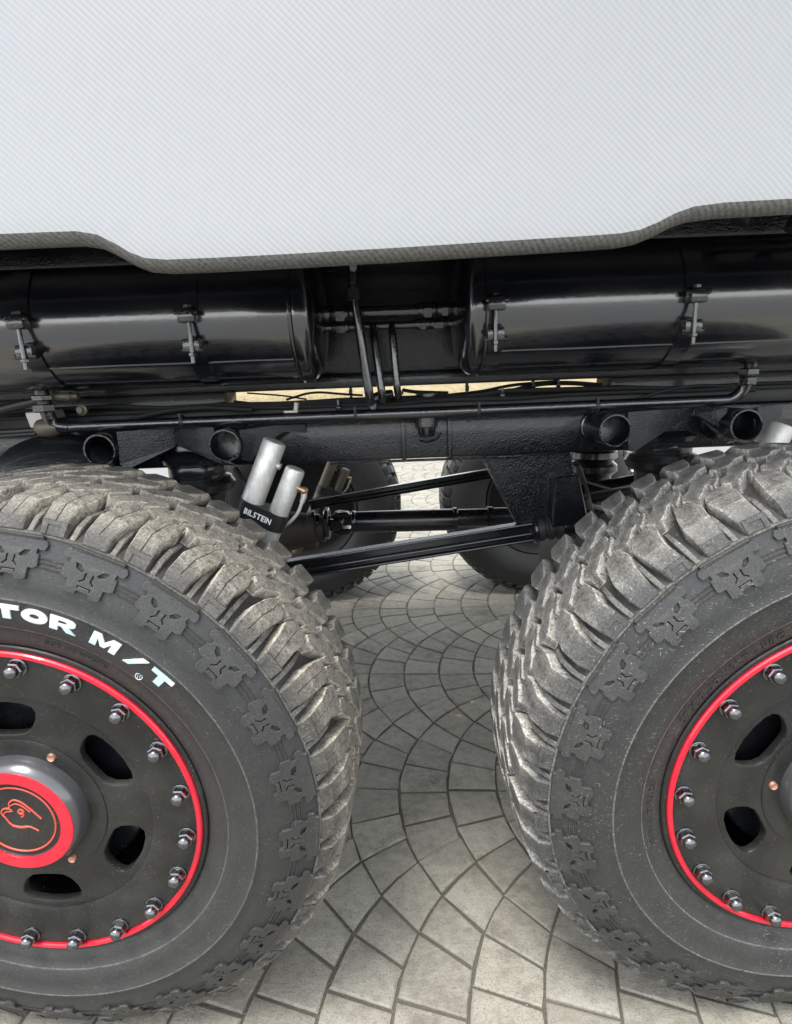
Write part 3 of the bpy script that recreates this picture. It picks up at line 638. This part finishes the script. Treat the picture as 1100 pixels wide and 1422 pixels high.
arm((.20, .110), (.98, .217), .036, 1.45, .03, 'trailing_link', end=False)
# hanger plate for the trailing link
mb = MB(); mb.prism([(.7215, .4035), (.921, .4035), (.930, .352), (.955, .262), (.950, .245), (.900, .238), (.804, .244)], .552, .566, .002); hp_ = part('link_hanger', mb, 'frame_paint')
mb = MB(); mb.prism([(.723, .4035), (.729, .4035), (.811, .243), (.804, .243)], .535, .5515, .001); part('hanger_flange', mb, 'frame_paint', hp_)
mb = MB(); mb.prism([(.878, .347), (.886, .353), (.927, .3555), (.934, .345), (.955, .258), (.945, .244), (.876, .240)], .520, .5515, .003); part('hanger_box', mb, 'frame_paint', hp_)
# cables hanging behind the hanger
for pts, r in (([(.93, .66, .41), (.935, .66, .36), (.965, .63, .325), (1.03, .60, .305)], .005), ([(.955, .60, .36), (.958, .60, .30), (.98, .59, .262), (1.02, .59, .25)], .005), ([(.945, .62, .365), (.962, .62, .362), (.975, .61, .32), (.99, .60, .26)], .004)):
    mb = MB(); mb.tube(pts, r, 8, bend=.03); part('brake_hose', mb, 'hose')
mb = MB(); mb.lathe([(.0, 0), (.018, .002), (.022, .012), (.022, .05), (.012, .06)], (.975, .585, .238), (-.4, 0, 1), 16); part('valve_body', mb, 'black_rubber')
for pts, r in (([(.20, .50, .40), (.23, .47, .37), (.245, .45, .33), (.25, .45, .28)], .0055),):
    mb = MB(); mb.tube(pts, r, 8, bend=.03); part('brake_hose', mb, 'hose')
for x in (.12, .46, .70, .93):
    mb = MB(); mb.lathe([(.0125, 0), (.0132, .001), (.0132, .006), (.0125, .007)], (x, .44, .5048), (1, 0, .002), 16); mb.box(x + .001, x + .005, .428, .433, .512, .522); part('cable_tie', mb, 'hose', lp)
# far-side air spring over the far rear tyre
mb = MB(); mb.lathe([(.06, 0), (.075, -.012), (.078, -.03), (.062, -.042), (.077, -.056), (.078, -.075), (.06, -.09), (.06, -.13)], (1.18, 1.15, .33), (0, 0, 1), 36); part('air_spring', mb, 'shaft_paint')
mb = MB(); mb.tube([(.93, 1.0, .18), (1.25, .98, .235), (1.75, .96, .27)], .032, 16); part('cross_link', mb, 'shaft_paint')

# ------------------------------------------------------------------ wheels
NP = 50; PITCH = 2 * PI / NP
SIDE = [(.2555, .010), (.262, .0025), (.275, -.0020), (.2885, -.0045), (.2893, -.0058), (.2902, -.0058), (.291, -.0065), (.31, -.0110), (.3312, -.0128), (.3322, -.0140), (.3336, -.0140), (.3346, -.0130), (.35, -.0125), (.37, -.0085), (.39, .0005), (.405, .0085), (.4125, .0118), (.4132, .0098), (.4160, .0105), (.4165, .0135)]
CROWN = [(.4235, .028), (.4310, .05), (.4350, .09), (.4362, .15), (.4350, .205), (.431, .245), (.4235, .267)]
BACK = [(.4165, .282), (.40, .293), (.36, .309), (.33, .311), (.29, .303), (.262, .292), (.2555, .285)]
def side_y(r):
    for (r0, y0), (r1, y1) in zip(SIDE, SIDE[1:]):
        if r0 <= r <= r1: return y0 + (y1 - y0) * (r - r0) / (r1 - r0)
    return SIDE[-1][1]
def P3(r, th, y): return (r * math.cos(th), y, r * math.sin(th))
def loft(secs, draft=.0024, ch=.0015, sipe=None, dside=1.0, dtop=0.14, ds=None):
    """tread block: secs = [(base(r,y), top(r,y), s0, s1)], s in pitches"""
    mb = MB(); vs = []; dd = []; N = 9
    for i, (b, t, s0, s1) in enumerate(secs):
        rb, yb = b; rt_, yt = t; e = draft / rt_; c = ch / rt_; a0, a1 = s0 * PITCH, s1 * PITCH; am = (a0 + a1) / 2
        dp = sipe[i] if sipe else 0.0; sw = .0009 / rt_
        k_ = (rt_ - ch * .75, yt + (ch * .4 if yt < .05 else 0)); cd_ = (rt_ - dp, yt + (dp * .5 if yt < .045 else 0))
        ring = [(rb - .003, a0 - e, yb), (k_[0], a0, k_[1]), (rt_, a0 + c, yt), (rt_, am - sw, yt), (cd_[0], am, cd_[1]), (rt_, am + sw, yt), (rt_, a1 - c, yt), (k_[0], a1, k_[1]), (rb - .003, a1 + e, yb)]
        vs += [P3(r, a, y) for r, a, y in ring]
        D = ds[i] if ds else 1.0
        dd += [D * q for q in [dside * .30, dside * 1.35, max(dtop, dside * .45), dtop, .8 if dp else dtop, dtop, max(dtop, dside * .45), dside * 1.35, dside * .30]]
    fs = []
    for i in range(len(secs) - 1):
        for j in range(N - 1): fs.append((i * N + j, i * N + j + 1, (i + 1) * N + j + 1, (i + 1) * N + j))
    fs += [tuple(range(N)), tuple((len(secs) - 1) * N + j for j in range(N))]
    mb.add(vs, fs, dd); return mb
SB = [(.4145, .0135), (.4235, .0295), (.4305, .050), (.4335, .070), (.4348, .092)]
ST = [(.4178, .0098), (.4335, .0170), (.4490, .0430), (.4522, .0700), (.4530, .092)]
def shoulder(variant, mirror, sipe):
    if variant == 0: rng = [(.09, .66), (.08, .69), (.02, .67), (-.11, .54), (-.05, .37)]
    else: rng = [(.09, .66), (.12, .70), (.16, .76), (.04, .79), (.10, .58)]
    secs = []
    for b, t, (s0, s1) in zip(SB, ST, rng):
        if mirror: b = (b[0], .295 - b[1]); t = (t[0], .295 - t[1]); s0, s1 = 1.2 - s1, 1.2 - s0
        secs.append((b, t, s0, s1))
    b, t, s0, s1 = secs[-1]; sg = -1 if mirror else 1
    secs.append(((b[0] - .001, b[1] + sg * .011), (b[0] + .001, b[1] + sg * .009), s0 + .06, s1 - .06))      # flank sloping to the groove floor
    mb = loft(secs, sipe=[0, 0, .003, .004, 0, 0] if sipe else None, dtop=0.50 if sipe else .20, ds=[.12, .25, 1, 1, 1, 1])
    if variant == 1 and not mirror:         # square pocket frame on every second lug
        def bar(s0, s1, r0, r1):
            vs = []
            for r in (r0, r1):
                f = (r - .4178) / (.4335 - .4178); y = .0098 + (.0170 - .0098) * f
                for s in (s0, s1):
                    vs.append(P3(r, s * PITCH, y + .002)); vs.append(P3(r, s * PITCH, y - .0016))
            mb.add(vs, [(0, 1, 3, 2), (4, 6, 7, 5), (0, 4, 5, 1), (2, 3, 7, 6), (1, 5, 7, 3)], .08)
        bar(.10, .22, .4185, .4335); bar(.53, .65, .4185, .4335); bar(.10, .65, .4300, .4345)
    return mb
def crown_base(y):
    pts = [(SIDE[-1][0], SIDE[-1][1])] + CROWN
    for (r0, y0), (r1, y1) in zip(pts, pts[1:]):
        if y0 <= y <= y1: return r0 + (r1 - r0) * (y - y0) / (y1 - y0)
    return .43
def mid(sec, hgt=.0180, dtop=.22):
    secs = [((crown_base(y), y), (crown_base(y) + hgt, y), c - h, c + h) for y, c, h in sec]
    y, c, h = sec[0]; secs.insert(0, ((crown_base(y) - .001, y - .006), (crown_base(y) + .001, y - .005), c + .05 - h * .8, c + .05 + h * .8))
    y, c, h = sec[-1]; secs.append(((crown_base(y) - .001, y + .006), (crown_base(y) + .001, y + .005), c - .05 - h * .8, c - .05 + h * .8))
    return loft(secs, draft=.004, ch=.0014, dtop=dtop)
MIDS = [[(.090, .84, .12), (.099, .80, .27), (.113, .64, .30), (.121, .36, .34), (.137, .20, .30), (.145, .06, .17)],
        [(.149, .52, .17), (.157, .46, .30), (.171, .26, .31), (.179, -.02, .34), (.193, -.14, .28), (.200, -.26, .14)],
        [(.104, 1.22, .05), (.112, 1.14, .11), (.124, .98, .11), (.133, .86, .05)]]
def wheel(loc, steer, camber, ph_tread, ph_emblem, ph_nut, ph_win, vis, tread_m, side_m, label, detail=True, letters=None, mirror=False):
    e = bpy.data.objects.new('wheel', None); e.empty_display_size = .1; col.objects.link(e)
    Mx = Matrix.Translation(loc) @ Matrix.Rotation(steer + (PI if mirror else 0), 4, 'Z') @ Matrix.Rotation(-camber if not mirror else camber, 4, 'X')
    e.parent = truck; e.matrix_parent_inverse = truck.matrix_world.inverted(); e.matrix_basis = Mx
    e['label'] = label
    def wp(name, mb_or_me, mats=None, rot=0.0, sharp=35):
        me = mb_or_me.mesh(name, mats, sharp) if isinstance(mb_or_me, MB) else mb_or_me
        o = bpy.data.objects.new(name, me); col.objects.link(o); o.parent = e; o.rotation_euler = (0, -rot, 0); return o
    # carcass, mould ridges paled for dust and caught light, groove floor kept dark
    prof = [(r, y) for r, y in SIDE + CROWN + BACK]; dirt = [1.0 if i in (4, 5, 9, 10) else 0.0 for i in range(len(SIDE) - 3)] + [.9, 1.4, .15] + [.04, .06, .16, .22, .16, .1, .1] + [.3] + [.1] * (len(BACK) - 1)
    mb = MB(); vs = []; fs = []; n = 180; dd = []
    for (r, y), d_ in zip(prof, dirt):
        for j in range(n): vs.append(P3(r, 2 * PI * j / n, y)); dd.append(d_)
    for i in range(len(prof) - 1):
        for j in range(n): fs.append((i * n + j, i * n + (j + 1) % n, (i + 1) * n + (j + 1) % n, (i + 1) * n + j))
    mb.add(vs, fs, dd); wp('tyre', mb, side_m if detail else tread_m, sharp=50)
    # tread
    sipe = (tread_m == 'tread_tan')
    fam = []
    if detail:
        fam.append(('shoulder_lug', [shoulder(0, False, sipe).mesh('shoulder_lug', tread_m, 16), shoulder(1, False, sipe).mesh('shoulder_lug', tread_m, 16)]))
        fam.append(('shoulder_lug', [shoulder(0, True, False).mesh('shoulder_lug', tread_m, 16)]))
        for s in MIDS: fam.append(('tread_block', [mid(s, dtop=0.50 if sipe else .22).mesh('tread_block', tread_m, 16)]))
        joined = MB()
        for nm, mes in fam:
            for k_ in range(NP):
                th = ph_tread + k_ * PITCH; me = mes[k_ % len(mes)]; tc = math.degrees(th + PITCH * .5) % 360
                if vis[0] <= tc <= vis[1] or vis[0] <= tc - 360 <= vis[1]: wp(nm, me, rot=th)
                else:
                    Rm = Matrix.Rotation(-th, 3, 'Y'); a = me.attributes['dirt']
                    joined.add([Rm @ v.co for v in me.vertices], [tuple(p.vertices) for p in me.polygons], [a.data[i].value for i in range(len(me.vertices))])
        wp('tread', joined, tread_m, sharp=16)['kind'] = 'stuff'
    else:
        joined = MB()
        for src in [shoulder(0, False, False), shoulder(0, True, False)] + [mid(s) for s in MIDS]:
            for k_ in range(NP):
                Rm = Matrix.Rotation(-(ph_tread + k_ * PITCH), 3, 'Y'); joined.add([Rm @ Vector(v) for v in src.v], src.f, list(src.d))
        wp('tread', joined, tread_m, sharp=16)['kind'] = 'stuff'
        mb = MB(); mb.lathe([(.2555, 0.012), (.245, .02), (.235, .05), (.10, .06), (.09, .03), (0, .03)], (0, 0, 0), (0, 1, 0), 60, caps=False); wp('rim', mb, 'wheel_paint')
        mb = MB(); mb.lathe([(.25, .285), (.235, .27), (.225, .12), (.0, .12)], (0, 0, 0), (0, 1, 0), 60, caps=False); wp('barrel', mb, 'void')
        return e
    # low steps on the groove floor between the shoulder lugs
    stp = MB(); src = loft([((.4150, .0132), (.4175, .0118), .86, .99), ((.4255, .0285), (.4300, .0265), .88, 1.01), ((.4335, .048), (.4385, .0470), .88, 1.00), ((.4375, .074), (.4385, .074), .86, .95)], draft=.001, ch=.0008, dside=.35, dtop=.25)
    for k_ in range(NP):
        Rm = Matrix.Rotation(-(ph_tread + k_ * PITCH), 3, 'Y'); stp.add([Rm @ Vector(v) for v in src.v], src.f, list(src.d))
    wp('groove_steps', stp, tread_m, sharp=16)['kind'] = 'stuff'
    # rubber ridges round the sidewall: three fine ribs between the emblems
    mb = MB()
    for r in (.3795, .3845, .3895):
        y = side_y(r); vs = []; fs = []
        for j in range(240):
            for dr, dy in ((-.0013, .0008), (-.0008, -.0016), (.0008, -.0016), (.0013, .0008)): vs.append(P3(r + dr, 2 * PI * j / 240, y + dy))
        for j in range(240):
            for q in range(3): a, b = j * 4 + q, ((j + 1) % 240) * 4 + q; fs.append((a, a + 1, b + 1, b))
        mb.add(vs, fs, .1)
    wp('sidewall_rib', mb, side_m)
    # cat-face emblem
    mm = .001
    out = [(-33, 50.5), (33, 50.5), (33.5, 46), (38, 45), (40, 41), (38, 36.5), (33, 36), (29, 37), (28, 31), (32, 29), (33, 18), (29, 15.5), (22.5, 15.5), (22, 10), (22, 3), (18, 0), (9, 0), (7.5, 5), (0, 5.5)]
    out = out + [(-x, y) for x, y in reversed(out[2:-1])]
    holes = []
    for s in (1, -1):
        holes.append([(s * x, y) for x, y in ((7.5, 27.5), (11, 24.0), (19.5, 27.5), (22.5, 34.5), (14, 33.4))])
        holes.append([(s * x, y) for x, y in ((3.2, 27.5), (6.6, 25.5), (5.6, 19.6), (10.4, 15.6), (9.0, 12.8), (2.6, 17.8))])
    holes.append([(-9, 11.6), (9, 11.6), (9, 6.4), (6.4, 6.4), (6.4, 9.0), (-6.4, 9.0), (-6.4, 6.4), (-9, 6.4)])
    st = []
    for i in range(8): a = PI / 2 + i * PI / 4; rr = 3.2 if i % 2 == 0 else .9; st.append((rr * math.cos(a), 42.2 + rr * math.sin(a)))
    holes.append(st)
    vs, fs = curve_mesh([[(x * mm, y * mm) for x, y in l] for l in [out] + holes], .0022, .0007)
    W = []
    for v in vs:
        r = .3635 + v.y; th = -v.x / r; W.append(P3(r, th, side_y(min(.4160, max(.30, r))) - .0016 - v.z))
    mb = MB(); mb.add(W, fs, .12); em = mb.mesh('cat_emblem', side_m, 40)
    for s in (1, -1):
        mb2 = MB()
    for k_ in range(25): wp('cat_emblem', em, rot=ph_emblem + k_ * 2 * PI / 25)
    # lettering
    def ring_text(txt, r0, th0, size, sx, depth, off, m_, name, gap=.0025, inward=False, space=.5):
        mb = MB(); th = th0
        for ch in txt:
            if ch == ' ': th -= size * space * sx / r0; continue
            gv, gf = glyph(ch, size, depth, off); mn, mx_ = min(p.x for p in gv), max(p.x for p in gv); rm = r0 + size * .35
            vs = []
            for p in gv:
                r = r0 + p.y; a = th - (p.x - mn) * sx / rm; vs.append(P3(r, a, side_y(r) - p.z - depth * .6))
            mb.add(vs, gf, 0.0, smooth=False); th -= ((mx_ - mn) * sx + gap) / rm
        return wp(name, mb, m_)
    if letters: letters(ring_text, wp)
    # rim: disc with six windows, outer ring, hub step
    win = [(.1715, 14.0), (.1735, 0), (.1715, -14.0), (.1560, -18.0), (.1240, -14.5), (.1175, 0), (.1240, 14.5), (.1560, 18.0)]
    loops = [[(.2440 * math.cos(2 * PI * i / 96), .2440 * math.sin(2 * PI * i / 96)) for i in range(96)]]
    for k_ in range(6):
        c = ph_win + k_ * PI / 3; loops.append([(r * math.cos(c + math.radians(a)), r * math.sin(c + math.radians(a))) for r, a in win])
    vs, fs = curve_mesh(loops[:1], .0, .0)
    cu = curve_mesh([[(p[0], p[1]) for p in loops[0]]] + [sum([[lerp(l[i], l[(i + 1) % len(l)], t) for t in (0.25, .75)] for i in range(len(l))], []) for l in loops[1:]], .0040, .0022)
    mb = MB(); mb.add([(v.x, .0135 - v.z, v.y) for v in cu[0]], cu[1]); wp('rim', mb, 'wheel_paint', sharp=40)
    def ann(prof, name, m_='wheel_paint', n=120, sharp=30):
        mb = MB(); mb.lathe(prof, (0, 0, 0), (0, 1, 0), n, closed=True); return wp(name, mb, m_, sharp=sharp)
    ann([(.1790, .0085), (.1800, .0045), (.1835, .0028), (.2385, .0012), (.2440, .0012), (.2440, .012), (.1790, .012)], 'beadlock_ring')
    ann([(.2440, -.0015), (.2452, -.0032), (.2502, -.0032), (.2518, -.0012), (.2518, .006), (.2440, .006)], 'red_ring', 'red')
    ann([(.2520, .0012), (.2575, .0008), (.2590, .0028), (.2590, .012), (.2520, .012)], 'rim_lip')
    ann([(.0945, .0075), (.1105, .0050), (.1128, .0058), (.1134, .0085), (.1134, .0110), (.0945, .0110)], 'hub_plate')
    mb = MB(); mb.lathe([(.2435, .02), (.236, .06), (.226, .10), (.226, .27), (.25, .29)], (0, 0, 0), (0, 1, 0), 80, caps=False); mb.lathe([(.20, .09), (.20, .20), (0, .20)], (0, 0, 0), (0, 1, 0), 60, caps=False); wp('barrel', mb, 'frame_paint')
    mb = MB(); mb.lathe([(.0, .045), (.148, .045), (.152, .05), (.152, .075), (.09, .08), (.09, .16)], (0, 0, 0), (0, 1, 0), 60, caps=False); wp('brake_disc', mb, 'shaft_paint')
    # beadlock nuts on studs
    mb = MB(); mb.lathe([(.0125, .0), (.0125, -.0022), (.0112, -.003)], (0, 0, 0), (0, 1, 0), 20)
    mb.hexnut((0, -.002, 0), (0, -1, 0), .0113, .0100); mb.lathe([(.0086, -.0110), (.0088, -.0150), (.0080, -.0182), (.0055, -.0205), (0, -.0214)], (0, 0, 0), (0, 1, 0), 16)
    nm_ = mb.mesh('wheel_nut', 'chrome', 35)
    for k_ in range(20):
        th = ph_nut + k_ * PI / 10; o = wp('wheel_nut', nm_, rot=0); o.location = P3(.2305, th, .0015); o.rotation_euler = (0, random.uniform(0, 1), 0)
    # small bolts on the hub plate
    mb = MB(); mb.lathe([(.0028, -.001), (.0052, -.0022), (.0058, .0), (.0058, .006)], (0, 0, 0), (0, 1, 0), 16); bmx = mb.mesh('hub_screw', 'copper')
    for k_ in range(3):
        o = wp('hub_screw', bmx); o.location = P3(.1000 if True else 0, math.radians(58.5 if not mirror and loc[0] < .5 else 176.4) + k_ * 2 * PI / 3, .0045)
    # centre cap
    mb = MB(); mb.lathe([(.0875, .008), (.0868, -.006), (.0815, -.0168), (.0798, -.0182)], (0, 0, 0), (0, 1, 0), 80, caps=False); wp('cap_wall', mb, 'cap_bevel')
    ann([(.0615, -.0175), (.0620, -.0190), (.0792, -.0190), (.0799, -.0175), (.0799, -.010), (.0615, -.010)], 'cap_ring', 'red')
    mb = MB(); mb.lathe([(0, -.0150), (.0600, -.0150), (.0614, -.0168), (.0614, -.008)], (0, 0, 0), (0, 1, 0), 60, caps=False); wp('cap_face', mb, 'wheel_paint')
    mb = MB(); Y_ = -.0153
    mb.tube([P3(.0530, 2 * PI * i / 60, Y_) for i in range(61)], .0013, 6)
    for pts in ([(-17, 4), (-22, 12), (-17, 19), (-8, 19), (-5, 14)], [(-8, 19), (-7, 29), (1, 34), (11, 30), (22, 18), (34, 2)], [(3, 14), (6, 18), (11, 16), (11, 11), (6, 9), (3, 14)], [(-17, 4), (-12, -8), (0, -12), (14, -10), (26, -18)]):
        mb.tube([(x * mm, Y_, z * mm) for x, z in pts], .0012, 6, bend=.006)
        mb.tube([(x * mm * .9 + .0005, Y_, z * mm * .9 - .003) for x, z in pts[1:-1]] if len(pts) > 4 else [(x * mm, Y_, z * mm) for x, z in pts], .0009, 6, bend=.005)
    wp('cap_emblem', mb, 'red_line')
    return e
LET = {'T': [[(0, 1), (1, 1), (1, .70), (.66, .70), (.66, 0), (.34, 0), (.34, .70), (0, .70)]],
       'O': [[(.5 + .5 * math.cos(i * PI / 14), .5 + .5 * math.sin(i * PI / 14)) for i in range(28)], [(.5 + .19 * math.cos(i * PI / 10), .5 + .17 * math.sin(i * PI / 10)) for i in range(20)]],
       'R': [[(0, 0), (0, 1), (.66, 1), (.86, .95), (.97, .82), (.97, .60), (.87, .47), (.74, .41), (1.03, 0), (.67, 0), (.46, .36), (.32, .36), (.32, 0)], [(.32, .57), (.56, .57), (.64, .62), (.64, .73), (.56, .78), (.32, .78)]],
       'M': [[(0, 0), (.06, 1), (.34, 1), (.53, .50), (.76, 1), (1.06, 1), (1, 0), (.74, 0), (.78, .62), (.58, .12), (.42, .12), (.26, .62), (.25, 0)]],
       '/': [[(0, 0), (.30, 0), (1.0, 1), (.70, 1)]]}
def letters_a(rt_, wp):
    for ch, th0, wd in (('T', 83.3, .0325), ('O', 76.9, .0330), ('R', 70.4, .0330), ('M', 60.9, .0360), ('/', 52.2, .0290), ('T', 45.6, .0325)):
        loops = [[q for i in range(len(l)) for q in (l[i], lerp(l[i], l[(i + 1) % len(l)], .5))] for l in LET[ch]]
        gv, gf = curve_mesh([[(x * wd, y * .0200) for x, y in l] for l in loops], .0013)
        mb = MB(); vs = []
        for p in gv:
            r = .3062 + p.y; vs.append(P3(r, math.radians(th0) - p.x / .316, side_y(r) - p.z - .0006))
        mb.add(vs, gf, smooth=False); wp('raised_letter', mb, 'white_letter')
    rt_('DOT 178 WMHTN', .2745, math.radians(72.0), .0075, 1.1, .0006, .0001, 'sidewall_a', 'moulded_letters', .002)
    mb = MB(); mb.tube([(.2972 * math.cos(math.radians(46.8)) + .0046 * math.cos(a), -.0085, .2972 * math.sin(math.radians(46.8)) + .0046 * math.sin(a)) for a in [i * 2 * PI / 20 for i in range(21)]], .0006, 6)
    for dx in (-.0016, .0016): mb.tube([(.2972 * math.cos(math.radians(46.8)) + dx - .001, -.0085, .2972 * math.sin(math.radians(46.8)) - .0026), (.2972 * math.cos(math.radians(46.8)) + dx + .001, -.0085, .2972 * math.sin(math.radians(46.8)) + .0026)], .0005, 6)
    wp('round_mark', mb, 'white_letter')
def letters_b(rt_, wp):
    rt_('37X12.50R18LT - 118Q', .2690, math.radians(153.0), .0140, 1.12, .0010, .0002, 'sidewall_b', 'moulded_letters', .0032, space=.25)
    rt_('RADIAL TUBELESS', .2735, math.radians(195.0), .0095, 1.1, .0006, .0001, 'sidewall_b', 'moulded_letters', .0022)
R_ = math.radians
wheel((0, 0, 0), -.0501, -.0350, R_(79.3 - .9), R_(79.7), R_(44), R_(31), (-100, 128), 'tread_tan', 'sidewall_a', 'dusty mud-terrain wheel with white raised letters and red centre cap', letters=letters_a)
wheel((1.1496, 0, -.0094), .0306, -.0317, R_(119.0 - .9), R_(120.6), R_(124.5), R_(148), (62, 290), 'tread_grey', 'sidewall_b', 'grey-dusted mud-terrain wheel without white letters', letters=letters_b)
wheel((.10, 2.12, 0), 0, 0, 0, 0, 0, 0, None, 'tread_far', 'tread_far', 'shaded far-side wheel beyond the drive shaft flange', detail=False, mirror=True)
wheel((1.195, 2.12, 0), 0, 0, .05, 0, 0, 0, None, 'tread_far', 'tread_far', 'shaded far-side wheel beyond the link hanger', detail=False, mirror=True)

# ------------------------------------------------------------------ dry leaves on the paving
def leaf(x, y, rot, L, wd, m_, label):
    mb = MB(); vs = []; fs = []
    for i in range(7):
        t = i / 6; w2 = wd * math.sin(PI * min(1, t * .92 + .04)) ; z = .004 + .006 * math.sin(t * 3.0)
        for s, zz in ((-1, .004), (0, 0), (1, .005)): vs.append(Vector((L * (t - .5), s * w2, z + zz)))
    for i in range(6):
        for j in range(2): a = i * 3 + j; fs.append((a, a + 1, a + 4, a + 3))
    mb.add(vs + [v + Vector((0, 0, -.0006)) for v in vs], fs + [tuple(q + 21 for q in f) for f in fs])
    o = link('dry_leaf', mb.mesh('dry_leaf', m_)); o.location = (x, y, G); o.rotation_euler = (0, 0, rot); tag(o, label, 'leaf', 'dry leaves on the paving')
leaf(.752, .915, .9, .030, .006, 'leaf', 'pale curled dry leaf on the paving joint between the wheels, farther of two')
leaf(.700, .842, -.8, .030, .005, 'leaf', 'thin dry leaf on the paving between the wheels, nearer of two')

# loose grit caught along the joints
mb = MB(); rg = random.Random(21)
for q in range(2600):
    x, y = rg.uniform(.0, 1.2), -.1 + 2.7 * rg.random() ** 1.5; r = rg.uniform(.0006, .0019) * (1.6 if rg.random() < .06 else 1); h = r * rg.uniform(.5, .9)
    pts = [Vector((x + r * math.cos(a) * rg.uniform(.7, 1.2), y + r * math.sin(a) * rg.uniform(.7, 1.2), G + .0006)) for a in (0, PI / 2, PI, 3 * PI / 2)]
    mb.add(pts + [Vector((x + rg.uniform(-.3, .3) * r, y, G + .0006 + h))], [(0, 1, 4), (1, 2, 4), (2, 3, 4), (3, 0, 4)], rg.random(), smooth=False)
tag(link('grit', mb.mesh('grit', 'paver', attr='tint')), 'fine loose grit scattered over the paving between the wheels', 'grit', kind='stuff')
